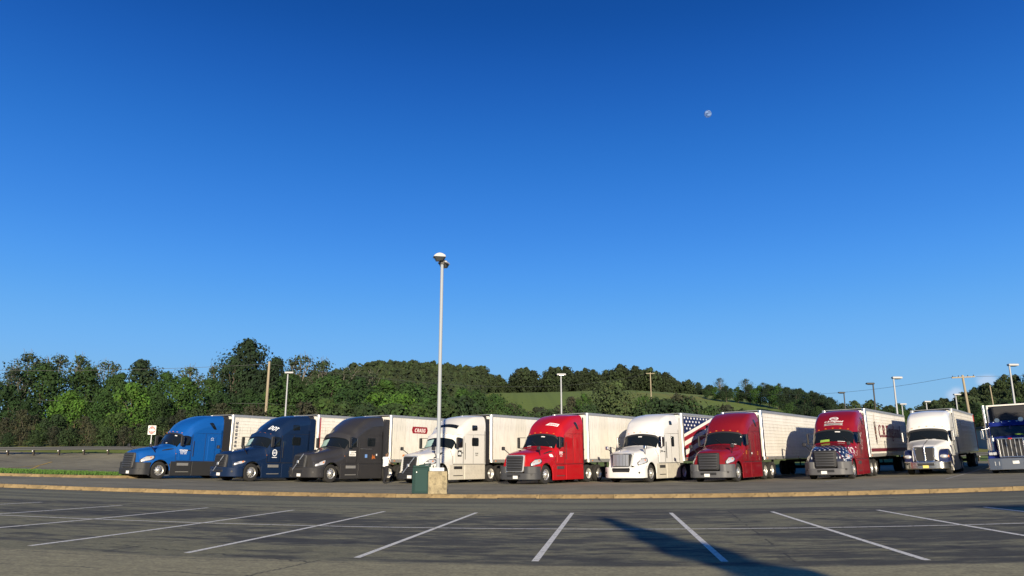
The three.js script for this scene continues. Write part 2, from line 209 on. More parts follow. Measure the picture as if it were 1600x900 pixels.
// kerbed grass island on the far left
{
  const outline = [[-75, 37.2], [-60, 39.2], [-45, 41.4], [-33, 43.6], [-27, 45.2], [-24, 46.4], [-22.6, 47.8], [-22.6, 49.6], [-24, 51.2], [-28, 52.6], [-36, 54.0], [-50, 55.4], [-75, 57]];
  const G = new THREE.Group(); G.name = 'island_kerb'; G.userData.kind = 'structure'; tag(G, 'tan concrete kerb round the grass island', 'kerb'); scene.add(G);
  const R = rng(3);
  for (let i = 0; i < outline.length - 1; i++) { const [ax, ad] = outline[i], [bx, bd] = outline[i + 1], L = Math.hypot(bx - ax, bd - ad), m = Math.max(1, Math.round(L / 3)); for (let q = 0; q < m; q++) kerbBlock(mix(ax, bx, q / m), mix(ad, bd, q / m), mix(ax, bx, (q + 1) / m), mix(ad, bd, (q + 1) / m), 0.2, 0.15, lotTop, 'kerb_block', kerbMat[Math.floor(R() * 3)], G, R()); }
  const sp = new THREE.Shape(outline.map(([x, d]) => new THREE.Vector2(x, d)));
  const pos = [], uv = [], idx = []; const N = 40, M = 10; // strip between front and back outlines
  const front = pchip([-75, -60, -45, -33, -27, -24, -22.7], [37.2, 39.2, 41.4, 43.6, 45.2, 46.4, 47.9]), back = pchip([-75, -50, -36, -28, -24, -22.7], [57, 55.4, 54, 52.6, 51.2, 49.6]);
  for (let i = 0; i <= N; i++) for (let j = 0; j <= M; j++) { const x = mix(-75, -22.75, i / N), d = mix(front(x) + 0.15, back(x) - 0.15, j / M); pos.push(x, lotTop(x, d) + 0.135 + 0.09 * Math.sin(Math.PI * j / M), -d); uv.push(x / 2, d / 2); if (i < N && j < M) { const k = i * (M + 1) + j; idx.push(k, k + M + 1, k + 1, k + 1, k + M + 1, k + M + 2); } }
  const g = new THREE.BufferGeometry(); g.setAttribute('position', new THREE.Float32BufferAttribute(pos, 3)); g.setAttribute('uv', new THREE.Float32BufferAttribute(uv, 2)); g.setIndex(idx); g.computeVertexNormals();
  struct('island_lawn', g, new THREE.MeshStandardMaterial({ map: grassTex, color: RGB(0.36, 0.6, 0.2), roughness: 1 }), 'bright mown grass of the kerbed island', 'lawn');
  const blade = new THREE.BufferGeometry(); blade.setAttribute('position', new THREE.Float32BufferAttribute([-0.03, 0, 0, 0.03, 0, 0, 0.02, 0.12, 0.02, 0, 0, -0.03, 0, 0, 0.03, -0.03, 0.1, 0.01, -0.02, 0, 0.02, 0.02, 0, -0.02, 0.01, 0.14, -0.02], 3)); blade.computeVertexNormals();
  const n = 9000, im = new THREE.InstancedMesh(blade, new THREE.MeshStandardMaterial({ color: RGB(0.07, 0.15, 0.025), roughness: 1, side: THREE.DoubleSide }), n), m4 = new THREE.Matrix4(), q = new THREE.Quaternion();
  for (let i = 0; i < n; i++) { const x = -22.9 - 30 * R(), a = front(x) + 0.25, b = back(x) - 0.25, k = R(), d = mix(a, b, k), s = 0.5 + R() * 0.7; m4.compose(V(x, lotTop(x, d) + 0.13 + 0.09 * Math.sin(Math.PI * k), -d), q.setFromAxisAngle(V(0, 1, 0), R() * 6.28), V(s, s, s)); im.setMatrixAt(i, m4); }
  im.name = 'island_grass'; im.userData.kind = 'stuff'; tag(im, 'short green grass blades on the kerbed island', 'grass'); im.castShadow = im.receiveShadow = true; scene.add(im);
}

// ---------------------------------------------------------------- trucks
// truck space: z forward, x towards the driver's side, y up; s = metres back from the bumper (z = -s)
const paint = (r, g, b, o = {}) => new THREE.MeshPhysicalMaterial({ color: RGB(r, g, b), roughness: 0.65, specularIntensity: 0.35, clearcoat: 0.7, clearcoatRoughness: 0.05, ...o });
const M = {
  glass: new THREE.MeshPhysicalMaterial({ color: RGB(0.008, 0.011, 0.014), roughness: 0.07, specularIntensity: 0.8 }),
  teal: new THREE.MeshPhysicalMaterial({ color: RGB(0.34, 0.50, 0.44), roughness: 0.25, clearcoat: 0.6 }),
  black: new THREE.MeshStandardMaterial({ color: RGB(0.018, 0.018, 0.02), roughness: 0.6 }),
  rubber: new THREE.MeshStandardMaterial({ color: RGB(0.02, 0.019, 0.018), roughness: 0.88 }),
  chrome: new THREE.MeshStandardMaterial({ color: RGB(0.72, 0.71, 0.69), roughness: 0.24, metalness: 1 }),
  alu: new THREE.MeshStandardMaterial({ color: RGB(0.62, 0.61, 0.58), roughness: 0.42, metalness: 0.75 }),
  rail: new THREE.MeshStandardMaterial({ color: RGB(0.36, 0.37, 0.38), roughness: 0.5, metalness: 0.5 }),
  steel: new THREE.MeshStandardMaterial({ color: RGB(0.05, 0.05, 0.052), roughness: 0.7, metalness: 0.3 }),
  lamp: new THREE.MeshPhysicalMaterial({ color: RGB(0.62, 0.62, 0.62), roughness: 0.3, metalness: 0.35, clearcoat: 1, clearcoatRoughness: 0.08 }),
  amber: new THREE.MeshStandardMaterial({ color: RGB(0.6, 0.18, 0.02), roughness: 0.35 }),
  red: new THREE.MeshStandardMaterial({ color: RGB(0.45, 0.02, 0.02), roughness: 0.35 }),
  plate: new THREE.MeshStandardMaterial({ color: RGB(0.72, 0.72, 0.7), roughness: 0.6 }),
  plateY: new THREE.MeshStandardMaterial({ color: RGB(0.72, 0.6, 0.16), roughness: 0.6 }),
  greyPlastic: new THREE.MeshStandardMaterial({ color: RGB(0.045, 0.046, 0.05), roughness: 0.55 }),
};
const dirtTex = noiseTex(512, (u, v) => { const n = 0.5 * pn(u, v, 5, 21) + 0.3 * pn(u, v, 20, 22) + 0.2 * pn(u, v, 90, 23), st = sstep(0.66, 0.9, pn(u * 6, v * 0.5, 16, 24)); const q = 250 - 22 * n - 26 * st; return [q, q * 0.99, q * 0.965]; });
const trailerWhite = [[0.83, 0.82, 0.79], [0.79, 0.775, 0.73], [0.85, 0.84, 0.82]].map(([r, g, b]) => new THREE.MeshStandardMaterial({ map: dirtTex, color: RGB(r, g, b), roughness: 0.5 }));

const cz = (s) => (s < 2.2 ? s : 2.2 + (s - 2.2) * 0.82);   // sleeper length
const CK = ['T', 'a', 'cr', 'b', 'yS', 'w', 'B'];
function bodyForm(keys, opt = {}) {
  const S = keys.map((k) => k[0]), f = {}; CK.forEach((c, i) => { f[c] = pchip(S, keys.map((k) => k[i + 1])); });
  const warp = opt.warp ?? 0.3, wEnd = opt.wEnd ?? [2.9, 3.7], arch = opt.arch, fade = opt.fade ?? 0.28;
  const W = (s) => warp * (1 - sstep(wEnd[0], wEnd[1], s));
  function contour(s, u) { // u 0..1 top centre -> bottom of side; returns [x, y, s']
    const T = f.T(s), a = f.a(s), cr = f.cr(s), b = f.b(s), yS = f.yS(s), w = f.w(s); let B = f.B(s);
    if (arch) { const q = arch[2] ** 2 - (s - arch[0]) ** 2; if (q > 0) B = Math.max(B, arch[1] + Math.sqrt(q)); }
    const yE = Math.max(yS - fade, B + 0.02), yD = Math.max(yS, yE + 0.01); let x, y;
    if (u < 0.35) { x = a * u / 0.35; y = T - cr * (u / 0.35) ** 2; }
    else if (u < 0.65) { const t = (u - 0.35) / 0.3, cx = mix(a, b, 0.82), cy = T - cr - 0.02; x = (1 - t) ** 2 * a + 2 * t * (1 - t) * cx + t * t * b; y = (1 - t) ** 2 * (T - cr) + 2 * t * (1 - t) * cy + t * t * yD; }
    else if (u < 0.8) { const t = (u - 0.65) / 0.15; x = (1 - t) ** 2 * b + 2 * t * (1 - t) * mix(b, w, 0.9) + t * t * w; y = (1 - t) ** 2 * yD + 2 * t * (1 - t) * mix(yD, yE, 0.35) + t * t * yE; }
    else { const t = (u - 0.8) / 0.2; x = w; y = mix(yE, B, t); }
    return [x, y, s + W(s) * (x / 1.24) ** 2];
  }
  const P = (s, u) => { const [x, y, q] = contour(s, Math.abs(u)); return V(u < 0 ? -x : x, y, -cz(q)); };
  function nrm(s, u) { const e = 0.012, a = P(s + e, u).sub(P(s - e, u)), b = P(s, clamp(u + e, -1, 1)).sub(P(s, clamp(u - e, -1, 1))); const n = b.cross(a).normalize(); const m = P(s, u); if (n.dot(V(m.x, 0.3, 0.2)) < 0) n.negate(); return n; }
  function grid(s0, s1, ns, u0, u1, nu, off = 0, edge) {
    const pos = [], uv = [], idx = [];
    for (let i = 0; i <= ns; i++) for (let j = 0; j <= nu; j++) { const s = mix(s0, s1, i / ns), u = mix(u0, u1, j / nu), p = P(s, u); if (off) p.addScaledVector(nrm(s, u), off); pos.push(p.x, p.y, p.z); uv.push(j / nu, i / ns); if (i < ns && j < nu) { const k = i * (nu + 1) + j; idx.push(k, k + 1, k + nu + 1, k + 1, k + nu + 2, k + nu + 1); } }
    const g = new THREE.BufferGeometry(); g.setAttribute('position', new THREE.Float32BufferAttribute(pos, 3)); g.setAttribute('uv', new THREE.Float32BufferAttribute(uv, 2)); g.setIndex(idx); g.computeVertexNormals(); return g;
  }
  function cap(s, flip) { const pts = []; for (let j = -24; j <= 24; j++) pts.push(P(s, j / 24)); const c = V(0, (pts[24].y + pts[0].y) / 2, pts[24].z), pos = []; for (let j = 0; j < 48; j++) { const [A, Bq] = flip ? [pts[j + 1], pts[j]] : [pts[j], pts[j + 1]]; pos.push(c.x, c.y, c.z, A.x, A.y, A.z, Bq.x, Bq.y, Bq.z); } const g = new THREE.BufferGeometry(); g.setAttribute('position', new THREE.Float32BufferAttribute(pos, 3)); g.computeVertexNormals(); return g; }
  function sideX(sp, y) { let x = 1.24; for (let it = 0; it < 3; it++) { let s = sp; for (let q = 0; q < 4; q++) s = sp - W(s) * (x / 1.24) ** 2; let lo = 0.36, hi = 0.985; for (let q = 0; q < 22; q++) { const m = (lo + hi) / 2; if (contour(s, m)[1] > y) lo = m; else hi = m; } x = contour(s, (lo + hi) / 2)[0]; } return x; }
  // a plate cut to an outline of [s, y] points, laid on the side
  function plate(pts, side, off = 0.004, th = 0.014, round = 0.05) {
    const poly = roundPoly(pts, round).getPoints(3), ys = poly.map((p) => p.y), y0 = Math.min(...ys), y1 = Math.max(...ys), ny = Math.max(3, Math.ceil((y1 - y0) / 0.07)), ns = 8, pos = [], idx = [];
    const span = (y) => { let lo = 1e9, hi = -1e9; poly.forEach((p, i) => { const q = poly[(i + 1) % poly.length]; if ((p.y - y) * (q.y - y) <= 0 && p.y !== q.y) { const s = p.x + (q.x - p.x) * (y - p.y) / (q.y - p.y); lo = Math.min(lo, s); hi = Math.max(hi, s); } }); return [lo, hi]; };
    for (let j = 0; j <= ny; j++) { const y = mix(y0 + 1e-4, y1 - 1e-4, 0.5 - 0.5 * Math.cos(Math.PI * j / ny)), [a, b] = span(y); for (let i = 0; i <= ns + 2; i++) { const s = mix(a, b, clamp((i - 1) / ns, 0, 1)), inn = i === 0 || i === ns + 2; pos.push(side * (sideX(s, y) + (inn ? off - th - 0.01 : off)), y, -cz(s)); if (j && i) { const k = j * (ns + 3) + i; idx.push(k, k - 1, k - ns - 4, k, k - ns - 4, k - ns - 3); } } }
    const g = new THREE.BufferGeometry(); g.setAttribute('position', new THREE.Float32BufferAttribute(pos, 3)); g.setIndex(idx); g.computeVertexNormals(); const q = g.attributes.normal; if (q.getX(ns + 6) * side < 0) { flip(g); g.computeVertexNormals(); } return g;
  }
  return { P, nrm, grid, cap, sideX, plate, contour };
}
function flip(g) { if (g.index) { const a = g.index.array; for (let i = 0; i < a.length; i += 3) [a[i], a[i + 1]] = [a[i + 1], a[i]]; } else for (const k of Object.keys(g.attributes)) { const A = g.attributes[k], n = A.itemSize; for (let i = 0; i < A.count; i += 3) for (let c = 0; c < n; c++) { const t = A.array[i * n + c]; A.array[i * n + c] = A.array[(i + 1) * n + c]; A.array[(i + 1) * n + c] = t; } } return g; }
function roundPoly(pts, r) { const s = new THREE.Shape(), n = pts.length; for (let i = 0; i < n; i++) { const p = new THREE.Vector2(...pts[i]), a = new THREE.Vector2(...pts[(i + n - 1) % n]).sub(p), b = new THREE.Vector2(...pts[(i + 1) % n]).sub(p); const q = Math.min(r, a.length() * 0.45, b.length() * 0.45); a.setLength(q); b.setLength(q); if (i) s.lineTo(p.x + a.x, p.y + a.y); else s.moveTo(p.x + a.x, p.y + a.y); s.quadraticCurveTo(p.x, p.y, p.x + b.x, p.y + b.y); } s.closePath(); return s; }
// plan outline [x, s] extruded upwards (bumpers, skirts)
function planBlock(pts, y0, y1, r = 0.08, bev = 0.03) { const sh = roundPoly(pts, r), g = new THREE.ExtrudeGeometry(sh, { depth: y1 - y0 - 2 * bev, bevelEnabled: bev > 0, bevelSize: bev, bevelThickness: bev, bevelSegments: 2, curveSegments: 6 }); const p = g.attributes.position; for (let i = 0; i < p.count; i++) p.setXYZ(i, p.getX(i), y0 + bev + p.getZ(i), -p.getY(i)); flip(g); g.computeVertexNormals(); return g; }
// wheels
const wheelGeo = (() => {
  const tyre = (w) => new THREE.LatheGeometry([[0.30, -w], [0.40, -w * 1.04], [0.475, -w * 0.98], [0.505, -w * 0.8], [0.512, -w * 0.3], [0.506, -w * 0.28], [0.512, 0], [0.506, w * 0.28], [0.512, w * 0.3], [0.505, w * 0.8], [0.475, w * 0.98], [0.40, w * 1.04], [0.30, w]].map(([r, y]) => new THREE.Vector2(r, y)), 30).rotateZ(-Math.PI / 2);
  const rimF = new THREE.LatheGeometry([[0.31, 0.15], [0.29, 0.135], [0.27, 0.10], [0.20, 0.125], [0.15, 0.15], [0.11, 0.16], [0.105, 0.21], [0.06, 0.225], [0.0, 0.225]].map(([r, y]) => new THREE.Vector2(r, y)), 24).rotateZ(-Math.PI / 2);
  const rimR = new THREE.LatheGeometry([[0.31, 0.30], [0.29, 0.29], [0.275, 0.20], [0.20, 0.15], [0.15, 0.15], [0.13, 0.27], [0.09, 0.29], [0, 0.29]].map(([r, y]) => new THREE.Vector2(r, y)), 24).rotateZ(-Math.PI / 2);
  const holes = join(Array.from({ length: 10 }, (_, i) => { const a = i / 10 * Math.PI * 2; return new THREE.CylinderGeometry(0.028, 0.028, 0.012, 8).rotateZ(Math.PI / 2).translate(0.12, Math.cos(a) * 0.235, Math.sin(a) * 0.235); }));
  const nuts = join(Array.from({ length: 10 }, (_, i) => { const a = (i + 0.5) / 10 * Math.PI * 2; return new THREE.CylinderGeometry(0.014, 0.014, 0.04, 6).rotateZ(Math.PI / 2).translate(0.155, Math.cos(a) * 0.155, Math.sin(a) * 0.155); }));
  return { front: tyre(0.15), dual: join([tyre(0.13).translate(0.16, 0, 0), tyre(0.13).translate(-0.16, 0, 0)]), rimF, rimR, holes, nuts };
})();
function wheel(parent, x, s, dual, rimMat) {
  const t = part('wheel', dual ? wheelGeo.dual : wheelGeo.front, M.rubber, parent); t.position.set(x, 0.505, -s); if (x < 0) t.rotation.y = Math.PI;
  part('rim', dual ? wheelGeo.rimR : wheelGeo.rimF, rimMat, t); if (!dual) { for (const q of [part('rim_holes', wheelGeo.holes, M.black, t), part('wheel_nuts', wheelGeo.nuts, M.chrome, t)]) q.userData.kind = 'stuff'; }
}
// lettering plates: flat print on a real surface
function decalMat(w, h, draw, o = {}) { return new THREE.MeshStandardMaterial({ map: canvasTex(w, h, (x) => { x.clearRect(0, 0, w, h); draw(x, w, h); }), transparent: true, alphaTest: 0.4, roughness: 0.5, ...o }); }
const word = (txt, font, col, y = 0.5) => (x, w, h) => { x.fillStyle = col; x.font = font; x.textAlign = 'center'; x.textBaseline = 'middle'; x.fillText(txt, w / 2, h * y); };
function sideDecal(form, s0, s1, y0, y1, mat, name, parent, off = 0.012) { // driver's side: the front of the truck is at the left of the print
  const nx = 6, ny = 4, pos = [], uv = [], idx = []; for (let i = 0; i <= nx; i++) for (let j = 0; j <= ny; j++) { const s = mix(s0, s1, i / nx), y = mix(y0, y1, j / ny); pos.push((form.sideX ? form.sideX(s, y) : form) + off, y, form.sideX ? -cz(s) : -s); uv.push(i / nx, j / ny); if (i < nx && j < ny) { const k = i * (ny + 1) + j; idx.push(k, k + ny + 1, k + 1, k + 1, k + ny + 1, k + ny + 2); } }
  const g = new THREE.BufferGeometry(); g.setAttribute('position', new THREE.Float32BufferAttribute(pos, 3)); g.setAttribute('uv', new THREE.Float32BufferAttribute(uv, 2)); g.setIndex(idx); g.computeVertexNormals(); return part(name, g, mat, parent); }
function roofDecal(form, s0, s1, u0, u1, mat, name, parent) { const g = form.grid(s0, s1, 8, u0, u1, 10, 0.012), uv = g.attributes.uv; return part(name, g, mat, parent); }

const cascadiaKeys = [
  [0.08, 1.52, 0.56, 0.03, 0.80, 1.20, 0.92, 0.78], [0.30, 1.66, 0.60, 0.03, 0.90, 1.28, 1.08, 0.78], [0.70, 1.77, 0.66, 0.04, 1.00, 1.36, 1.20, 0.80], [1.40, 1.90, 0.72, 0.05, 1.06, 1.48, 1.235, 0.82], [1.95, 2.00, 0.80, 0.06, 1.12, 1.64, 1.235, 1.02],
  [2.10, 2.04, 0.86, 0.07, 1.13, 1.78, 1.235, 1.05], [2.70, 2.74, 0.80, 0.08, 1.12, 2.28, 1.235, 1.05], [2.80, 2.84, 0.82, 0.08, 1.14, 2.40, 1.24, 1.05], [3.40, 3.34, 0.84, 0.10, 1.17, 2.86, 1.245, 1.05], [4.20, 3.73, 0.88, 0.08, 1.20, 3.24, 1.25, 1.05], [5.00, 3.93, 0.92, 0.06, 1.21, 3.44, 1.25, 1.05], [6.15, 4.00, 0.96, 0.05, 1.22, 3.56, 1.25, 1.05]];
const vnlKeys = [
  [0.08, 1.54, 0.60, 0.03, 0.78, 1.22, 0.88, 0.62], [0.30, 1.66, 0.62, 0.04, 0.90, 1.22, 1.06, 0.62], [0.70, 1.74, 0.66, 0.05, 1.00, 1.30, 1.19, 0.66], [1.40, 1.88, 0.72, 0.06, 1.06, 1.44, 1.235, 0.72], [1.95, 2.00, 0.80, 0.06, 1.12, 1.62, 1.235, 1.02],
  [2.10, 2.03, 0.86, 0.07, 1.13, 1.78, 1.235, 1.05], [2.60, 2.64, 0.82, 0.08, 1.13, 2.24, 1.235, 1.05], [2.66, 2.78, 0.84, 0.09, 1.15, 2.36, 1.24, 1.05], [3.10, 3.10, 0.84, 0.12, 1.17, 2.62, 1.245, 1.05], [3.70, 3.46, 0.86, 0.12, 1.19, 2.95, 1.25, 1.05], [4.60, 3.86, 0.90, 0.08, 1.20, 3.36, 1.25, 1.05], [5.30, 3.97, 0.93, 0.06, 1.21, 3.50, 1.25, 1.05], [6.15, 4.00, 0.96, 0.05, 1.22, 3.56, 1.25, 1.05]];
const ltKeys = [
  [0.08, 1.60, 0.66, 0.03, 0.82, 1.26, 0.92, 0.80], [0.30, 1.70, 0.66, 0.03, 0.92, 1.30, 1.08, 0.80], [0.70, 1.79, 0.70, 0.04, 1.02, 1.38, 1.20, 0.82], [1.40, 1.92, 0.74, 0.05, 1.08, 1.50, 1.235, 0.84], [1.95, 2.02, 0.82, 0.06, 1.12, 1.66, 1.235, 1.02],
  [2.10, 2.05, 0.86, 0.07, 1.13, 1.80, 1.235, 1.05], [2.66, 2.70, 0.82, 0.08, 1.13, 2.28, 1.235, 1.05], [2.74, 2.82, 0.84, 0.08, 1.15, 2.40, 1.24, 1.05], [3.00, 3.22, 0.84, 0.10, 1.17, 2.76, 1.245, 1.05], [3.50, 3.60, 0.86, 0.10, 1.19, 3.12, 1.25, 1.05], [4.30, 3.88, 0.90, 0.08, 1.20, 3.40, 1.25, 1.05], [5.00, 3.99, 0.93, 0.06, 1.21, 3.52, 1.25, 1.05], [6.15, 4.03, 0.96, 0.05, 1.22, 3.58, 1.25, 1.05]];
const kwKeys = [
  [0.06, 1.66, 0.56, 0.03, 0.66, 1.40, 0.68, 0.80], [0.30, 1.76, 0.58, 0.04, 0.70, 1.46, 0.73, 0.80], [0.80, 1.84, 0.62, 0.05, 0.78, 1.52, 0.82, 0.90], [1.40, 1.93, 0.70, 0.06, 0.92, 1.56, 1.00, 1.20], [1.95, 2.02, 0.80, 0.06, 1.10, 1.66, 1.20, 1.20],
  [2.10, 2.06, 0.86, 0.07, 1.13, 1.80, 1.235, 1.05], [2.66, 2.70, 0.84, 0.08, 1.14, 2.30, 1.235, 1.05], [2.72, 2.82, 0.86, 0.08, 1.15, 2.42, 1.24, 1.05], [2.95, 3.20, 0.86, 0.10, 1.17, 2.72, 1.245, 1.05], [3.40, 3.60, 0.88, 0.10, 1.19, 3.10, 1.25, 1.05], [4.20, 3.86, 0.90, 0.08, 1.20, 3.38, 1.25, 1.05], [5.20, 3.96, 0.94, 0.06, 1.21, 3.50, 1.25, 1.05], [6.15, 3.98, 0.96, 0.05, 1.22, 3.56, 1.25, 1.05]];
const squareKeys = [
  [0.20, 1.92, 0.46, 0.03, 0.60, 1.74, 0.62, 0.95], [1.20, 1.97, 0.48, 0.03, 0.63, 1.78, 0.66, 0.95], [2.30, 2.03, 0.54, 0.04, 0.70, 1.82, 0.74, 0.95], [2.42, 2.06, 0.90, 0.04, 1.02, 1.86, 1.06, 0.95], [2.62, 2.72, 0.90, 0.04, 1.02, 2.50, 1.06, 0.95], [2.72, 2.82, 0.90, 0.05, 1.03, 2.56, 1.08, 0.95], [3.60, 2.92, 0.90, 0.05, 1.05, 2.62, 1.12, 0.95], [3.75, 3.02, 0.95, 0.05, 1.12, 2.76, 1.18, 0.95], [6.00, 3.05, 0.95, 0.05, 1.14, 2.80, 1.2, 0.95]];

function doorMirror(parent, side, mat, y0 = 2.0, s = 2.22, out = 1.52) {
  const m = part('mirror', rbox(0.09, 0.62, 0.2, side * out, y0 + 0.36, -s, 0.04), mat, parent);
  part('mirror_glass', box(0.07, 0.52, 0.01, side * out, y0 + 0.36, -s - 0.102), M.chrome, m);
  part('mirror_arm', rod(V(side * 1.12, y0 + 0.06, -s - 0.2), V(side * out, y0 + 0.06, -s), 0.022), M.black, m); part('mirror_arm', rod(V(side * 1.12, y0 + 0.66, -s - 0.28), V(side * out, y0 + 0.66, -s), 0.018), M.black, m);
}
function hoodMirror(parent, side, y = 1.95, s = 0.75, mat = M.black) {
  const m = part('hood_mirror', rbox(0.2, 0.2, 0.12, side * 1.2, y + 0.08, -s + 0.12, 0.04), mat, parent);
  part('mirror_arm', [rod(V(side * 0.98, 1.55, -s - 0.35), V(side * 1.16, y, -s + 0.02), 0.024), rod(V(side * 1.16, y, -s + 0.02), V(side * 1.2, y + 0.06, -s + 0.12), 0.024)], M.black, m);
}
function chassis(g, spec) {
  const L = 7.58;
  part('chassis_frame', [box(0.09, 0.28, L - 1, 0.42, 0.88, -(L + 1) / 2 - 0.3), box(0.09, 0.28, L - 1, -0.42, 0.88, -(L + 1) / 2 - 0.3), box(0.9, 0.2, 0.14, 0, 0.86, -L - 0.2), box(2.0, 0.12, 0.14, 0, 0.5, -1.32), box(1.9, 0.18, 0.18, 0, 0.52, -6.03), box(1.9, 0.18, 0.18, 0, 0.52, -7.33), box(1.5, 0.5, 1.6, 0, 0.72, -3.0)], M.steel, g);
  part('fifth_wheel', [rbox(0.95, 0.08, 1.0, 0, 1.1, -6.68, 0.03), box(0.6, 0.16, 0.5, 0, 1.0, -6.68)], M.steel, g);
  for (const x of [1.04, -1.04]) { wheel(g, x, 1.32, false, M.alu); wheel(g, x * 0.9, 6.03, true, M.alu); wheel(g, x * 0.9, 7.33, true, M.alu); }
  for (const x of [0.94, -0.94]) part('mud_flap', box(0.6, 0.62, 0.02, x, 0.58, -8.03), M.rubber, g);
}
// aerodynamic sleeper tractor; spec: keys, paint, skirt, bumper, grille...
function aeroTruck(spec) {
  const g = thing('semi_truck', spec.label, 'truck', 'semi trucks parked in a slanted row');
  const F = bodyForm(spec.keys, { arch: [1.06, 0.505, 0.64], ...(spec.form ?? {}) });
  chassis(g, spec);
  const body = part('cab', [F.grid(0.08, 6.15, 118, -1, 1, 56), F.cap(0.08, false), F.cap(6.15, true)], spec.paint, g);
  // glass
  const ws = spec.ws ?? [2.13, 2.67];
  part('windshield', F.grid(ws[0] + 0.03, ws[1], 12, -0.58, 0.58, 28, 0.016), M.glass, g);
  if (spec.teal) part('painted_window_view', F.grid(mix(ws[0], ws[1], 0.14), mix(ws[0], ws[1], 0.86), 4, -0.52, -0.14, 6, 0.024), M.teal, g);  // bright view through the cab, painted as a pale teal patch
  part('sun_visor', F.grid(ws[1] - 0.01, ws[1] + 0.07, 2, -0.62, 0.62, 20, 0.03), spec.visor ?? M.black, g);
  for (const u of [0.1, 0.5]) { const a = F.P(ws[0] - 0.02, u - 0.05).add(V(0, 0.03, 0.03)), b = F.P(mix(ws[0], ws[1], 0.5), u - 0.25).add(V(0, 0.03, 0.04)); part('wiper', rod(a, b, 0.012), M.black, g); }
  for (const [uu, ss, w] of spec.papers ?? []) part('windshield_paper', F.grid(mix(ws[0], ws[1], ss), mix(ws[0], ws[1], ss + 0.07), 1, uu - w, uu + w, 3, 0.02), M.plate, g);
  const dw = spec.doorWin ?? [[2.62, 1.96], [3.42, 2.02], [3.44, 2.58], [3.02, 2.62], [2.88, 2.56]];
  for (const sd of [1, -1]) {
    const door = part('door', F.plate([[2.5, 1.12], [3.5, 1.12], [3.52, 2.66], [2.92, 2.68], [2.5, 1.95]], sd, 0.010, 0.02, 0.06), spec.paint, g);
    part('door_window', F.plate(dw, sd, 0.018, 0.014, 0.06), M.glass, door);
    part('door_handle', box(0.03, 0.05, 0.18, sd * (F.sideX(3.34, 1.72) + 0.025), 1.72, -cz(3.34)), spec.handle ?? M.black, door);
    part('door_seam', F.plate([[3.53, 1.1], [3.555, 1.1], [3.575, 2.7], [3.55, 2.7]], sd, 0.006, 0.012, 0.004), M.black, g);
    part('roof_seam', F.plate([[3.1, 2.765], [6.12, 2.795], [6.12, 2.82], [3.1, 2.785]], sd, 0.006, 0.012, 0.004), M.black, g);
    part('hood_seam', F.plate([[2.3, 1.1], [2.32, 1.1], [2.30, 1.84], [2.28, 1.84]], sd, 0.008, 0.012, 0.003), M.black, g); part('sleeper_seam', F.plate([[4.66, 1.08], [4.68, 1.08], [4.68, 2.76], [4.66, 2.76]], sd, 0.006, 0.012, 0.003), M.black, g); part('grab_handle', rod(V(sd * (F.sideX(3.66, 1.6) + 0.05), 1.35, -cz(3.66)), V(sd * (F.sideX(3.66, 2.2) + 0.05), 2.3, -cz(3.66)), 0.016), M.black, g); part('sill_seam', F.plate([[2.35, 1.06], [6.1, 1.06], [6.1, 1.085], [2.35, 1.085]], sd, 0.008, 0.012, 0.003), M.black, g);
    for (const [nm, pts, mt, r] of spec.plates ?? []) part(nm, F.plate(pts, sd, 0.013, 0.016, r ?? 0.06), mt, g);
    part('side_extender', F.plate([[6.0, 1.1], [6.14, 1.1], [6.14, 3.6], [6.0, 3.6]], sd, 0.0, 0.02, 0.02), spec.extPaint ?? spec.paint, g);
    part('extender_edge', rbox(0.035, 2.75, spec.ext ?? 0.4, sd * 1.225, 2.42, -cz(6.15) - (spec.ext ?? 0.4) / 2, 0.012), spec.edge ?? M.black, g);
    // skirts, steps
    const sk = part('side_skirt', [rbox(0.07, 0.86, 1.98, sd * 1.215, 0.615, -4.43, 0.03)], spec.skirt, g);
    part('fuel_tank', cyl(0.33, 0.33, 1.9, 0, 0, 0, 18).rotateX(Math.PI / 2).translate(sd * 0.84, 0.7, -4.4), M.alu, g);
    const st = part('step_panel', rbox(0.07, 0.86, 1.42, sd * 1.212, 0.615, -2.70, 0.03), spec.stepPaint ?? spec.skirt, g);
    part('step', box(0.05, 0.04, 0.85, sd * 1.25, 0.42, -2.8), spec.stepMat ?? M.alu, st); part('tread_plate', box(0.05, 0.16, 0.75, sd * 1.25, 0.87, -2.8), spec.stepMat ?? M.alu, st);
    part('wheel_arch', (() => { const a = []; for (let i = 0; i < 14; i++) { const t0 = i / 14 * Math.PI, t1 = (i + 1) / 14 * Math.PI; a.push(rod(V(sd * 1.225, 0.505 + 0.645 * Math.sin(t0), -1.34 + 0.645 * Math.cos(t0)), V(sd * 1.225, 0.505 + 0.645 * Math.sin(t1), -1.34 + 0.645 * Math.cos(t1)), 0.028, 5)); } return a; })(), spec.archMat ?? spec.paint, g);
    // headlamps
    const hl = spec.headlamp ?? [[0.28, 0.98], [0.92, 1.14], [1.0, 1.34], [0.62, 1.32], [0.28, 1.14]];
    if (!spec.fender) { const h = part('headlamp', F.plate(hl, sd, 0.016, 0.03, 0.04), M.lamp, g); const c = hl.reduce((q, p) => [q[0] + p[0] / hl.length, q[1] + p[1] / hl.length], [0, 0]); part('bezel', F.plate(hl.map(([a, b]) => [c[0] + (a - c[0]) * 1.16, c[1] + (b - c[1]) * 1.22]), sd, 0.010, 0.02, 0.05), M.black, h); part('turn_signal', F.plate([[c[0] + 0.12, c[1] + 0.0], [c[0] + 0.24, c[1] + 0.06], [c[0] + 0.22, c[1] + 0.12], [c[0] + 0.1, c[1] + 0.06]], sd, 0.022, 0.02, 0.02), M.amber, h); }
    doorMirror(g, sd, spec.mirror ?? M.black, 1.92, 2.5, 1.43);
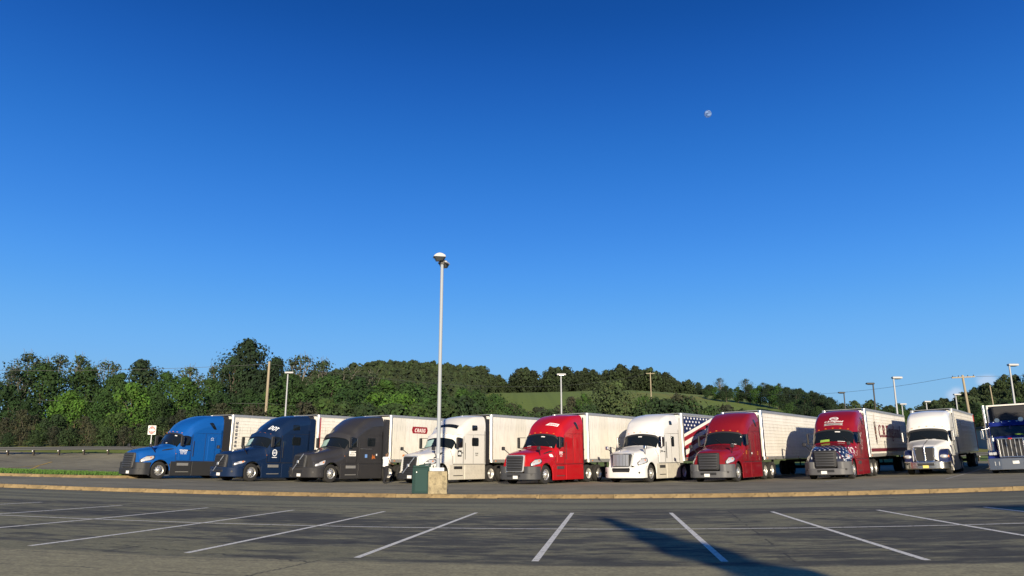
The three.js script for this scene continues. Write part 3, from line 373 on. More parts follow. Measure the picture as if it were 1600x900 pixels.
    if (spec.hoodMirror !== false) hoodMirror(g, sd, 1.86, 0.75, spec.hoodMirror ?? M.black);
    part('cab_step_light', box(0.02, 0.03, 0.045, sd * (F.sideX(2.3, 1.5) + 0.01), 1.5, -2.3), M.amber, g);
  }
  if (spec.fender) for (const sd of [1, -1]) { // separate rounded fenders with lamps in them
    const sh = new THREE.Shape(); sh.moveTo(0.28, 0.78); sh.quadraticCurveTo(0.2, 1.2, 0.62, 1.36); sh.quadraticCurveTo(1.1, 1.5, 1.6, 1.36); sh.quadraticCurveTo(2.1, 1.2, 2.15, 0.86); sh.lineTo(1.98, 0.86); sh.absarc(1.34, 0.505, 0.68, 0.5, Math.PI - 0.45, false); sh.lineTo(0.28, 0.78);
    const e = new THREE.ExtrudeGeometry(sh, { depth: 0.42, bevelEnabled: true, bevelSize: 0.07, bevelThickness: 0.07, bevelSegments: 4, curveSegments: 12 }), p = e.attributes.position; for (let i = 0; i < p.count; i++) p.setXYZ(i, sd * (0.72 + p.getZ(i)), p.getY(i), -p.getX(i) - 0.12 * (p.getZ(i) / 0.42) ** 2 * (p.getX(i) < 0.9 ? 1 : 0)); if (sd > 0) flip(e); e.computeVertexNormals();
    const f = part('fender', e, spec.fender, g);
    const l = part('headlamp', new THREE.SphereGeometry(1, 16, 10).scale(0.24, 0.13, 0.2).rotateY(sd * 0.35).translate(sd * 0.96, 1.06, -0.36), M.lamp, g); part('turn_signal', new THREE.SphereGeometry(1, 10, 8).scale(0.06, 0.1, 0.08).translate(sd * 1.18, 1.06, -0.48), M.amber, l);
  }
  // bumper
  const [by0, by1] = spec.bumperY, bmid = spec.bumperMid ?? by1;
  const bp = part('bumper', planBlock([[-1.23, 0.78], [-1.2, 0.36], [-0.86, 0.02], [-0.4, -0.05], [0.4, -0.05], [0.86, 0.02], [1.2, 0.36], [1.23, 0.78], [0.9, 0.78], [0.8, 0.4], [-0.8, 0.4], [-0.9, 0.78]], by0, bmid, 0.16, 0.04), spec.bumper, g);
  if (bmid < by1) for (const sd of [1, -1]) part('bumper_corner', (() => { const q = planBlock([[0.60, 0.06], [0.86, 0.05], [1.19, 0.38], [1.225, 0.78], [0.9, 0.78], [0.8, 0.4], [0.6, 0.3]], bmid - 0.07, by1, 0.1, 0.035); if (sd < 0) { q.scale(-1, 1, 1); flip(q); q.computeVertexNormals(); } return q; })(), spec.bumper, g);
  part('lower_intake', rbox(spec.intakeW ?? 0.9, 0.14, 0.05, 0, spec.intakeY ?? mix(by0, bmid, 0.6), 0.075, 0.02), M.black, bp);
  part('licence_plate', box(0.31, 0.16, 0.012, spec.plateX ?? -0.02, by0 + 0.14, 0.104), spec.plateMat ?? M.plate, bp);
  for (const sd of [1, -1]) part('fog_lamp', cyl(0.06, 0.06, 0.04, 0, 0, 0, 12).rotateX(Math.PI / 2).rotateY(sd * 0.75).translate(sd * 1.03, by0 + 0.3, -0.13), M.black, bp);
  // grille
  const [gw0, gw1, gy0, gy1] = spec.grille, gz = -0.03;
  const pan = (w0, w1, y0, y1, dz, z) => { const s = roundPoly([[-w0, y0], [w0, y0], [w1, y1], [-w1, y1]], 0.09); return new THREE.ExtrudeGeometry(s, { depth: dz, bevelEnabled: true, bevelSize: 0.012, bevelThickness: 0.012, bevelSegments: 1, curveSegments: 4 }).translate(0, 0, z); };
  const sl = -0.18; // lean of the grille
  const lean = (geo) => { const p = geo.attributes.position; for (let i = 0; i < p.count; i++) p.setZ(i, p.getZ(i) + sl * (p.getY(i) - gy0) * 0.6 - 0.16 * (p.getX(i) / 0.7) ** 2 * 0.6); geo.computeVertexNormals(); return geo; };
  const gr = part('grille', lean(pan(gw0, gw1, gy0, gy1, 0.1, gz)), spec.grilleFrame, g);
  part('grille_opening', lean(pan(gw0 - 0.05, gw1 - 0.05, gy0 + 0.05, gy1 - 0.05, 0.03, gz + 0.1)), M.black, gr);
  const bars = []; if (spec.barsV) for (let i = 0; i < spec.barsV; i++) { const k = (i + 0.5) / spec.barsV * 2 - 1; bars.push(box(0.055, gy1 - gy0 - 0.14, 0.04, k * (gw0 - 0.08), (gy0 + gy1) / 2, gz + 0.165)); }
  else for (let i = 0; i < spec.barsH; i++) { const y = mix(gy0 + 0.1, gy1 - 0.1, i / (spec.barsH - 1)), w = mix(gw0, gw1, (y - gy0) / (gy1 - gy0)) - 0.07; bars.push(new THREE.BoxGeometry(2 * w, 0.05, 0.05, 8, 1, 1).translate(0, y, gz + 0.16)); }
  for (const q of bars) part('grille_bar', lean(q), spec.barMat, gr);
  if (spec.slash) part('diagonal_badge', lean(join([box(0.04, 1.15, 0.02, 0, 0, 0).rotateZ(-0.72).translate(0, (gy0 + gy1) / 2, gz + 0.2), rbox(0.16, 0.16, 0.03, 0, (gy0 + gy1) / 2, gz + 0.205, 0.03)])), M.alu, gr);
  if (spec.badge) part('badge', spec.badge.translate(0, 0, 0), M.chrome, gr);
  // roof marker lamps, exhausts
  part('marker_lamps', [-0.5, -0.25, 0, 0.25, 0.5].map((k) => { const p = F.P(ws[1] + 0.14, k * 0.7); return rbox(0.1, 0.035, 0.05, p.x, p.y + 0.01, p.z, 0.012); }), M.amber, g);
  if (spec.stack) for (const sd of spec.stackSides ?? [1]) part('exhaust_stack', [cyl(0.08, 0.08, 2.5, sd * 1.05, 2.5, -5.7), cyl(0.11, 0.11, 1.2, sd * 1.05, 2.2, -5.7)], M.chrome, g);
  spec.extra?.(g, F);
  return g;
}

// ---------------------------------------------------------------- trailers
function ribSkin(s0, s1, y0, y1, n, depth) { // ribbed metal skin as a section run along the trailer
  const pts = [], h = (y1 - y0) / n; for (let i = 0; i < n; i++) { const y = y0 + i * h; pts.push([0, y], [0, y + h * 0.74], [depth, y + h * 0.80], [depth, y + h * 0.94]); } pts.push([0, y1]);
  const pos = [], uv = [], idx = []; pts.forEach(([o, y], i) => { pos.push(o, y, -s0, o, y, -s1); uv.push(s0 / 5, y / 5, s1 / 5, y / 5); if (i) idx.push(2 * i - 2, 2 * i - 1, 2 * i, 2 * i - 1, 2 * i + 1, 2 * i); });
  const g = new THREE.BufferGeometry(); g.setAttribute('position', new THREE.Float32BufferAttribute(pos, 3)); g.setAttribute('uv', new THREE.Float32BufferAttribute(uv, 2)); g.setIndex(idx); const q = g.toNonIndexed(); q.computeVertexNormals(); return q;
}
const ribGeo = ribSkin(6.98, 21.4, 1.36, 3.94, 13, 0.022), panelGeo = box(0.012, 2.6, 1.195);
{ const uv = panelGeo.attributes.uv; for (let i = 0; i < uv.count; i++) uv.setXY(i, uv.getX(i) * 0.25, uv.getY(i) * 0.5); }
function trailer(spec) {
  const g = thing('semi_trailer', spec.label, 'trailer', 'box trailers behind the parked trucks');
  const wm = trailerWhite[spec.tone ?? 0], S0 = spec.s0 ?? 6.78, S1 = 21.5;
  part('box_body', [rbox(2.5, 2.72, S1 - S0 - 0.12, 0, 2.64, -(S0 + S1) / 2, 0.05)], spec.bodyMat ?? wm, g);
  part('front_wall', box(2.36, 2.6, 0.03, 0, 2.64, -S0 + 0.01), spec.bodyMat ?? wm, g);
  for (const sd of [1, -1]) {
    if (spec.ribbed) { const m = part('side_skin', ribGeo, spec.bodyMat ?? wm, g); m.position.x = sd * 1.255; if (sd < 0) m.scale.x = -1; }
    else for (let i = 0; i < 12; i++) { const p = part('side_panel', panelGeo, trailerWhite[(i * 7 + (spec.tone ?? 0)) % 3], g); p.position.set(sd * 1.262, 2.65, -(7.62 + i * 1.207)); }
    part('top_rail', rbox(0.07, 0.16, S1 - S0 - 0.1, sd * 1.255, 4.02, -(S0 + S1) / 2, 0.02), M.rail, g);
    part('bottom_rail', rbox(0.06, 0.2, S1 - S0 - 0.1, sd * 1.26, 1.24, -(S0 + S1) / 2, 0.015), spec.railMat ?? M.alu, g);
    part('corner_post', cyl(0.13, 0.13, 2.92, sd * 1.165, 2.62, -S0 - 0.11, 16), spec.post ?? M.alu, g);
    part('rear_post', box(0.06, 2.9, 0.14, sd * 1.27, 2.62, -S1 + 0.02), M.alu, g);
    part('landing_leg', [box(0.12, 1.0, 0.12, sd * 0.8, 0.72, -9.75), box(0.28, 0.05, 0.28, sd * 0.8, 0.22, -9.75)], M.steel, g);
    for (const s of [7.2, 14, 21]) part('side_marker', box(0.02, 0.06, 0.1, sd * 1.295, 1.24, -s), M.amber, g);
    for (const s of [18.4, 19.7]) wheel(g, sd * 0.92, s, true, M.alu);
    if (spec.aeroSkirt) part('aero_skirt', rbox(0.02, 0.75, 6.2, sd * 1.2, 0.76, -13.9, 0.008), trailerWhite[1], g);
  }
  part('roof', rbox(2.5, 0.04, S1 - S0 - 0.1, 0, 4.09, -(S0 + S1) / 2, 0.012), M.rail, g);
  part('underframe', [box(1.0, 0.2, 3.4, 0, 0.98, -19), box(2.3, 0.1, S1 - S0 - 0.3, 0, 1.18, -(S0 + S1) / 2), box(1.9, 0.14, 0.14, 0, 0.5, -18.4), box(1.9, 0.14, 0.14, 0, 0.5, -19.7)], M.steel, g);
  part('rear_guard', [box(2.3, 0.1, 0.1, 0, 0.55, -S1 + 0.05), box(0.08, 0.6, 0.08, 0.6, 0.85, -S1 + 0.05), box(0.08, 0.6, 0.08, -0.6, 0.85, -S1 + 0.05)], M.steel, g);
  if (spec.reefer) { const r = part('refrigeration_unit', rbox(1.9, 2.1, 0.5, 0, 2.95, -S0 + 0.26, 0.12), spec.reefer, g); part('vent_grille', Array.from({ length: 9 }, (_, i) => box(1.5, 0.03, 0.02, 0, 2.2 + i * 0.17, -S0 + 0.515)), M.steel, r); }
  part('air_line_box', box(0.12, 0.16, 0.06, 0.5, 1.55, -S0 + 0.05), M.black, g); part('plug_box', box(0.1, 0.1, 0.06, 0.95, 1.9, -S0 + 0.05), M.black, g);
  spec.extra?.(g);
  return g;
}
const ROT = -35 * Math.PI / 180;
function spot(o, x, d, sA, sB) { // stand on the sloping lot between two axles
  const pt = (s, l) => { const px = x + AX * s + AD * l, pd = d + AD * s - AX * l; return V(px, lotTop(px, pd), -pd); };
  const a = pt(sA, 0), b = pt(sB, 0), f = a.clone().sub(b).normalize(), l = pt((sA + sB) / 2, 1.1).sub(pt((sA + sB) / 2, -1.1)).normalize(), up = f.clone().cross(l).normalize(), left = up.clone().cross(f).normalize();
  o.quaternion.setFromRotationMatrix(new THREE.Matrix4().makeBasis(left, up, f)); o.position.copy(a).addScaledVector(f, sA).addScaledVector(up, 0.005); return o;
}
const fx = (u, d) => (u - 800) / 1230 * d;
function rig(u, d, truck, tr) { const x = fx(u, d); spot(truck, x, d, 1.32, 6.68); if (tr) spot(tr, x - AX * 0.72, d - AD * 0.72, 7.4, 19); }

const P = {
  blue: paint(0.003, 0.078, 0.32), navy: paint(0.004, 0.016, 0.052), grey: paint(0.030, 0.0295, 0.032), white: paint(0.68, 0.68, 0.67), cream: paint(0.64, 0.63, 0.59), red: paint(0.38, 0.005, 0.010), darkRed: paint(0.185, 0.005, 0.011), crimson: paint(0.20, 0.004, 0.012), royal: paint(0.008, 0.02, 0.16), navyF: paint(0.01, 0.018, 0.07),
  darkTrim: new THREE.MeshStandardMaterial({ color: RGB(0.020, 0.021, 0.024), roughness: 0.65 }), bumperGrey: new THREE.MeshStandardMaterial({ color: RGB(0.048, 0.049, 0.053), roughness: 0.6 }), bumperLight: new THREE.MeshStandardMaterial({ color: RGB(0.095, 0.095, 0.10), roughness: 0.55 }), creamSkirt: new THREE.MeshStandardMaterial({ color: RGB(0.62, 0.60, 0.55), roughness: 0.5, map: dirtTex }),
};
const ventTear = ['sleeper_vent_window', [[4.86, 3.46], [5.2, 3.5], [5.56, 3.06], [5.3, 3.06]], M.glass, 0.07];
const locker = (mt) => ['sleeper_locker_door', [[4.9, 1.12], [5.56, 1.12], [5.56, 2.62], [4.9, 2.62]], mt, 0.04];
// worn small print that cannot be read: rows of broken strokes
function strokes(x, n, x0, y0, w, h, col, seed, slant = 0) { const R = rng(seed); x.fillStyle = col; const cw = w / n; for (let i = 0; i < n; i++) { const a = x0 + i * cw, b = cw * 0.78, t = h * 0.24, k = Math.floor(R() * 4); x.save(); x.transform(1, 0, -slant, 1, slant * (y0 + h / 2), 0); x.fillRect(a, y0, b * 0.3, h); if (k !== 1) x.fillRect(a, y0, b, t); if (k !== 2) x.fillRect(a, y0 + h * 0.42, b, t * 0.8); if (k !== 3) x.fillRect(a, y0 + h - t, b, t); if (k !== 0) x.fillRect(a + b * 0.7, y0, b * 0.3, h * (R() < 0.5 ? 0.5 : 1)); x.restore(); } }
const star = (x, cx, cy, r) => { x.beginPath(); for (let i = 0; i < 10; i++) { const a = -Math.PI / 2 + i * Math.PI / 5, q = i % 2 ? r * 0.42 : r; x.lineTo(cx + q * Math.cos(a), cy + q * Math.sin(a)); } x.closePath(); x.fill(); };
const doorPrint = decalMat(256, 128, (x, w, h) => { strokes(x, 11, 8, 8, 240, 30, '#eef2f6', 1); strokes(x, 9, 24, 48, 208, 26, '#eef2f6', 2); strokes(x, 5, 40, 86, 80, 20, '#dfe5ea', 3); strokes(x, 5, 140, 86, 80, 20, '#dfe5ea', 4); });
const ringPrint = decalMat(128, 128, (x) => { x.strokeStyle = '#dfe8f0'; x.lineWidth = 9; x.beginPath(); x.arc(64, 60, 40, Math.PI * 0.95, Math.PI * 2.05); x.stroke(); x.beginPath(); x.moveTo(20, 92); x.quadraticCurveTo(64, 60, 108, 92); x.stroke(); });

// 1 bright blue truck with dark lower panels
rig(199, 47, aeroTruck({ label: 'bright blue sleeper truck with dark grey lower panels', keys: cascadiaKeys, paint: P.blue, skirt: P.darkTrim, bumper: P.darkTrim, bumperY: [0.24, 0.96], bumperMid: 0.6, grille: [0.54, 0.56, 0.62, 1.5], grilleFrame: M.greyPlastic, barsH: 6, barMat: M.greyPlastic, papers: [[0.25, 0.85, 0.04], [0.08, 0.15, 0.03]], ext: 0.55, plateX: 0.3,
  plates: [ventTear, locker(P.blue)], extra: (g, F) => { sideDecal(F, 2.56, 3.26, 1.42, 1.78, doorPrint, 'door_lettering', g, 0.016); sideDecal(F, 5.06, 5.4, 2.28, 2.58, ringPrint, 'round_emblem', g, 0.02); for (const sd of [1, -1]) part('hood_vent', F.plate([[1.5, 1.66], [2.2, 1.74], [2.2, 1.82], [1.55, 1.74]], sd, 0.014, 0.02, 0.02), M.black, g); } }),
  trailer({ label: 'white ribbed box trailer behind the bright blue truck', ribbed: true, tone: 0, reefer: M.black, extra: (g) => { const m = decalMat(64, 512, (x) => { for (let i = 0; i < 7; i++) strokes(x, 1, 14, 16 + i * 70, 46, 46, '#26304a', 60 + i); }); sideDecal(1.285, 7.0, 7.3, 1.9, 3.7, m, 'vertical_lettering', g, 0.006); } }));

// 2 navy truck
const dotMat = decalMat(256, 96, (x, w, h) => { x.fillStyle = '#f2f4f6'; x.font = 'italic bold 92px sans-serif'; x.textAlign = 'center'; x.textBaseline = 'middle'; x.fillText('DOT', w / 2, h / 2 + 4); });
const dotRound = decalMat(128, 150, (x) => { x.fillStyle = '#e8ecf0'; x.beginPath(); x.arc(64, 60, 52, 0, 7); x.fill(); x.fillStyle = '#12284e'; x.beginPath(); x.arc(64, 60, 40, 0, 7); x.fill(); x.fillStyle = '#f2f4f6'; x.font = 'italic bold 44px sans-serif'; x.textAlign = 'center'; x.fillText('DOT', 64, 76); x.fillRect(10, 126, 108, 9); });
const vnlPlates = (a, b) => [['sleeper_window', [[4.5, 2.12], [5.3, 2.12], [5.3, 2.62], [4.5, 2.62]], M.glass, 0.09], ['upper_sleeper_window', [[4.5, 3.02], [5.15, 3.04], [5.15, 3.36], [4.55, 3.36]], M.glass, 0.09]];
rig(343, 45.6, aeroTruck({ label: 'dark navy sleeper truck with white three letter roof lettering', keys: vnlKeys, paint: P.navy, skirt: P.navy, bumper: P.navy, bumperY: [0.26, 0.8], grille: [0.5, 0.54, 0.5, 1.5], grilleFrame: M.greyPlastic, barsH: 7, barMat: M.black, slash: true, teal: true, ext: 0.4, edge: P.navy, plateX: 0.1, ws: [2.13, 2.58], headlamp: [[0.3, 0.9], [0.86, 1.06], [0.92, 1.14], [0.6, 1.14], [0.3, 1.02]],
  plates: vnlPlates(), extra: (g, F) => { roofDecal(F, 3.0, 3.5, 0.06, 0.5, dotMat, 'roof_lettering', g); sideDecal(F, 2.72, 3.24, 1.3, 1.88, dotRound, 'round_emblem', g, 0.016); part('visor_lip', F.grid(2.56, 2.7, 2, -0.64, 0.64, 20, 0.06), P.navy, g); } }),
  trailer({ label: 'white ribbed box trailer behind the navy truck', ribbed: true, tone: 2, reefer: M.black, extra: (g) => { part('red_edge_strip', box(0.02, 2.4, 0.05, 1.275, 2.7, -6.98), M.red, g); } }));

// 3 charcoal truck
const antMat = new THREE.MeshStandardMaterial({ roughness: 0.5, map: canvasTex(256, 128, (x, w, h) => { x.fillStyle = '#eceae4'; x.fillRect(0, 0, w, h); x.fillStyle = '#14161a'; x.font = 'bold 60px serif'; x.textAlign = 'center'; x.fillText('ANT', w / 2, 64); strokes(x, 9, 26, 84, 204, 24, '#14161a', 5); }) });
const craigMat = decalMat(256, 96, (x, w, h) => { x.fillStyle = '#8c1c24'; x.beginPath(); x.moveTo(16, 10); x.lineTo(240, 10); x.lineTo(254, 48); x.lineTo(240, 86); x.lineTo(16, 86); x.lineTo(2, 48); x.closePath(); x.fill(); x.fillStyle = '#f1ece6'; x.font = 'italic bold 58px sans-serif'; x.textAlign = 'center'; x.textBaseline = 'middle'; x.fillText('CRAIG', w / 2, h / 2 + 3); });
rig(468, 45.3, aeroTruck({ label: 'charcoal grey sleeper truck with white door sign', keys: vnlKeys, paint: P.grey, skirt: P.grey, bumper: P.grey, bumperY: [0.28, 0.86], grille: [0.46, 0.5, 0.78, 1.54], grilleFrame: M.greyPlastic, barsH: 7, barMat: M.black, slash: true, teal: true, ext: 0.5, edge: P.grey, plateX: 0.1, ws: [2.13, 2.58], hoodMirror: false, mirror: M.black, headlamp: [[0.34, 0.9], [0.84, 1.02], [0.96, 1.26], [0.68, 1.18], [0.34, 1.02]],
  plates: [['sleeper_window', [[4.5, 2.1], [5.3, 2.1], [5.3, 2.6], [4.5, 2.6]], M.glass, 0.05]], extra: (g, F) => {
    sideDecal(F, 2.72, 3.36, 1.5, 1.8, antMat, 'door_sign', g, 0.016);
    part('roof_crease', F.plate([[3.7, 3.16], [6.1, 3.36], [6.1, 3.41], [3.7, 3.2]], 1, 0.02, 0.02, 0.01), P.grey, g); part('visor_lip', F.grid(2.56, 2.72, 2, -0.64, 0.64, 20, 0.07), P.grey, g);
    sideDecal(F, 4.28, 4.52, 1.42, 1.62, new THREE.MeshStandardMaterial({ color: RGB(0.16, 0.3, 0.62), roughness: 0.5 }), 'blue_sticker', g, 0.012);
    sideDecal(F, 4.95, 5.6, 1.24, 1.74, decalMat(128, 96, (x) => { x.fillStyle = '#b0622c'; x.beginPath(); x.moveTo(8, 80); x.lineTo(20, 20); x.lineTo(38, 50); x.lineTo(58, 26); x.lineTo(74, 60); x.lineTo(84, 76); x.lineTo(50, 66); x.closePath(); x.fill(); x.fillStyle = '#d8dade'; x.fillRect(92, 16, 26, 22); }), 'orange_artwork', g, 0.012);
    part('chrome_trim', [box(0.02, 0.03, 1.0, 1.262, 1.94, -4.0), box(0.02, 0.85, 0.03, 1.262, 0.66, -3.41), box(0.03, 0.5, 0.03, 1.25, 2.3, -3.24)], M.chrome, g); } }),
  trailer({ label: 'cream panelled box trailer with red lettered plaque behind the charcoal truck', tone: 1, extra: (g) => { sideDecal(1.268, 8.75, 10.35, 2.95, 3.5, craigMat, 'lettered_plaque', g, 0.006); sideDecal(1.268, 7.95, 8.35, 1.5, 1.64, M.amber, 'orange_label', g, 0.006); part('front_label', box(0.28, 0.16, 0.01, 0.95, 3.72, -6.78 + 0.03), M.red, g); } }));

// 4 white truck behind the lamp
const squarePrint = new THREE.MeshStandardMaterial({ roughness: 0.5, map: canvasTex(128, 128, (x) => { x.fillStyle = '#15171a'; x.fillRect(0, 0, 128, 128); x.fillStyle = '#eef0ef'; x.beginPath(); x.moveTo(18, 92); x.lineTo(34, 34); x.lineTo(58, 24); x.lineTo(58, 92); x.closePath(); x.fill(); x.fillRect(66, 30, 12, 72); x.beginPath(); x.arc(94, 58, 20, 0, 7); x.fill(); x.fillRect(70, 84, 46, 12); }) });
const numPrint = decalMat(128, 64, (x) => { strokes(x, 6, 10, 8, 108, 18, '#4b4c4e', 6); strokes(x, 4, 24, 38, 76, 18, '#4b4c4e', 7); });
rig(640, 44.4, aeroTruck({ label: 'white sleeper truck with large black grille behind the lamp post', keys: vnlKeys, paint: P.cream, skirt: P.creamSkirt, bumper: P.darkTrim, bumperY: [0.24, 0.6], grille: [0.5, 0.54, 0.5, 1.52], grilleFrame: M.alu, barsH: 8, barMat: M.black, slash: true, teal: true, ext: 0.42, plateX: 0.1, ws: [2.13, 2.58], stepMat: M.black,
  plates: vnlPlates(), extra: (g, F) => { sideDecal(F, 2.86, 3.3, 1.5, 1.86, squarePrint, 'square_emblem', g, 0.016); sideDecal(F, 4.85, 5.3, 1.52, 1.76, numPrint, 'number_lettering', g, 0.012); for (const sd of [1, -1]) part('hood_vent', F.plate([[0.85, 1.4], [1.05, 1.4], [1.75, 1.72], [1.6, 1.74]], sd, 0.016, 0.02, 0.04), M.black, g); part('roof_skylight', F.grid(3.3, 3.62, 3, -0.34, 0.34, 10, 0.014), M.glass, g); part('visor_lip', F.grid(2.56, 2.7, 2, -0.64, 0.64, 20, 0.05), P.cream, g); } }),
  trailer({ label: 'white panelled box trailer with black cooling unit behind the white truck', tone: 2, reefer: M.black }));

// 5 bright red truck
const slantPrint = decalMat(256, 72, (x, w, h) => { x.fillStyle = '#f2f0ee'; x.beginPath(); x.moveTo(8, 64); x.lineTo(62, 8); x.lineTo(250, 8); x.lineTo(236, 64); x.closePath(); x.fill(); x.globalCompositeOperation = 'source-over'; strokes(x, 5, 62, 22, 168, 30, '#b01420', 8, 0.4); });
const redDoor = decalMat(160, 96, (x) => { strokes(x, 4, 12, 6, 138, 44, '#f0eceb', 9); strokes(x, 8, 36, 64, 90, 16, '#cfc9c8', 10); });
rig(804, 43.3, aeroTruck({ label: 'bright red sleeper truck with grey bumper and white roof logo', keys: cascadiaKeys, paint: P.red, skirt: P.red, bumper: P.bumperGrey, bumperY: [0.24, 0.96], bumperMid: 0.6, grille: [0.56, 0.6, 0.66, 1.56], grilleFrame: M.alu, barsH: 6, barMat: M.greyPlastic, stepMat: P.bumperGrey, ext: 0.12, plateX: 0.12, papers: [[0.12, 0.82, 0.05], [-0.2, 0.06, 0.06], [0.4, 0.05, 0.05]],
  plates: [ventTear, locker(P.red)], extra: (g, F) => { roofDecal(F, 3.28, 3.58, 0.02, 0.4, slantPrint, 'roof_lettering', g); sideDecal(F, 2.78, 3.28, 1.42, 1.78, redDoor, 'door_lettering', g, 0.016); for (const sd of [1, -1]) part('hood_vent', F.plate([[1.4, 1.62], [2.2, 1.74], [2.2, 1.82], [1.5, 1.7]], sd, 0.014, 0.02, 0.02), M.black, g); sideDecal(F, 1.85, 2.1, 1.46, 1.62, M.plate, 'white_sticker', g, 0.016); } }),
  trailer({ label: 'long white panelled box trailer behind the bright red truck', tone: 0, railMat: M.rail }));

// 6 white truck, chrome grille, flag trailer
const flagTex = new THREE.MeshStandardMaterial({ roughness: 0.5, map: canvasTex(1024, 256, (x, w, h) => { x.fillStyle = '#e9e7e2'; x.fillRect(0, 0, w, h); x.fillStyle = '#15214f'; x.beginPath(); x.moveTo(0, 0); x.lineTo(470, 0); x.lineTo(0, 112); x.closePath(); x.fill(); x.fillStyle = '#8f1824'; for (const o of [132, 186, 244, 306, 372, 442]) { x.beginPath(); x.moveTo(0, o); x.lineTo(o * 4.2, 0); x.lineTo(o * 4.2 + 110, 0); x.lineTo(0, o + 26); x.closePath(); x.fill(); } x.fillStyle = '#f2f2f0'; for (let i = 0; i < 10; i++) for (let j = 0; j < 5; j++) { const cx = 22 + i * 52 + (j % 2) * 26, cy = 11 + j * 22; if (cy + cx * 0.238 < 104) { x.save(); x.translate(cx, cy); x.scale(2, 1); star(x, 0, 0, 9.5); x.restore(); } } }) });
const smallText = decalMat(160, 80, (x) => { strokes(x, 1, 4, 6, 26, 50, '#2a3440', 12); strokes(x, 6, 44, 18, 108, 24, '#3a4450', 11); });
rig(971, 44.6, aeroTruck({ label: 'white sleeper truck with chrome upright bar grille', keys: ltKeys, paint: P.white, skirt: P.creamSkirt, bumper: P.white, bumperY: [0.26, 0.86], grille: [0.58, 0.72, 0.86, 1.62], grilleFrame: M.alu, barsV: 11, barMat: M.alu, hoodMirror: M.chrome, mirror: M.chrome, handle: M.black, ext: 0.5, edge: P.cream, plateX: -0.05, stepMat: M.steel, papers: [[0.02, 0.86, 0.05]], intakeW: 1.1, intakeY: 0.74, ws: [2.13, 2.63],
  plates: [['sleeper_window', [[4.7, 2.02], [5.2, 2.02], [5.2, 2.62], [4.7, 2.62]], M.glass, 0.06], ['upper_sleeper_window', [[4.5, 3.3], [4.98, 3.3], [4.98, 3.55], [4.6, 3.55]], M.glass, 0.08]], extra: (g, F) => { sideDecal(F, 2.62, 3.2, 1.55, 1.86, smallText, 'door_lettering', g, 0.016); part('lower_lip_intake', rbox(1.05, 0.24, 0.05, 0, 0.7, 0.075, 0.06), M.black, g); } }),
  trailer({ label: 'box trailer painted with white stars and red stripes', tone: 0, extra: (g) => { sideDecal(1.27, 7.0, 17.5, 1.36, 3.92, flagTex, 'stars_and_stripes_print', g, 0.006); } }));

// 7 dark red truck
const amberPrint = decalMat(64, 64, (x) => { x.fillStyle = '#c58a2c'; x.fillRect(6, 6, 52, 10); x.fillRect(12, 24, 40, 8); x.fillRect(8, 40, 46, 8); });
rig(1107, 43.2, aeroTruck({ label: 'dark red sleeper truck with black grille and grey bumper', keys: cascadiaKeys, paint: P.darkRed, skirt: P.darkRed, bumper: P.bumperLight, bumperY: [0.24, 0.96], bumperMid: 0.6, grille: [0.56, 0.6, 0.66, 1.56], grilleFrame: M.black, barsH: 6, barMat: M.greyPlastic, ext: 0.2, plateX: -0.08, papers: [[0.3, 0.06, 0.05], [0.5, 0.84, 0.02]], stepMat: P.darkRed,
  plates: [ventTear, locker(P.darkRed)], extra: (g, F) => { sideDecal(F, 2.75, 3.05, 1.42, 1.7, amberPrint, 'amber_lettering', g, 0.016); sideDecal(F, 5.1, 5.4, 1.36, 1.66, amberPrint, 'amber_lettering', g, 0.02); sideDecal(F, 3.9, 4.12, 1.48, 1.58, M.plate, 'white_sticker', g, 0.012); } }),
  trailer({ label: 'white ribbed box trailer behind the dark red truck', ribbed: true, tone: 2, post: M.chrome, reefer: trailerWhite[0] }));

// 8 crimson truck with starred hood
const oval = decalMat(256, 160, (x, w) => { x.strokeStyle = x.fillStyle = '#f0eeec'; x.lineWidth = 9; x.beginPath(); x.ellipse(128, 38, 52, 32, 0, 0, 7); x.stroke(); x.lineWidth = 12; x.beginPath(); x.moveTo(82, 44); x.quadraticCurveTo(118, 16, 132, 36); x.quadraticCurveTo(148, 50, 174, 28); x.stroke(); x.font = 'italic bold 38px serif'; x.textAlign = 'center'; x.fillText('C.R.England', 128, 106); x.fillStyle = '#a9a6a4'; x.beginPath(); x.moveTo(8, 122); x.lineTo(248, 122); x.lineTo(236, 137); x.lineTo(248, 152); x.lineTo(8, 152); x.lineTo(20, 137); x.closePath(); x.fill(); strokes(x, 14, 34, 130, 188, 14, '#22191c', 13); });
const starHood = new THREE.MeshPhysicalMaterial({ roughness: 0.4, clearcoat: 0.7, map: canvasTex(512, 256, (x, w, h) => { x.fillStyle = '#0f1a38'; x.fillRect(0, 0, w, h); x.fillStyle = '#ccd0d6'; const R = rng(8); for (let j = 0; j < 6; j++) for (let i = 0; i < 12; i++) star(x, 20 + i * 43 + (j % 2) * 21, 20 + j * 43, 13); }) });
const redChecks = decalMat(256, 128, (x) => { x.fillStyle = '#ece6e2'; const R = rng(19); for (let i = 0; i < 22; i++) { x.save(); x.translate(R() * 250, R() * 120); x.rotate(R() * 3); x.fillRect(-9, -6, 10 + R() * 16, 8 + R() * 8); x.restore(); } });
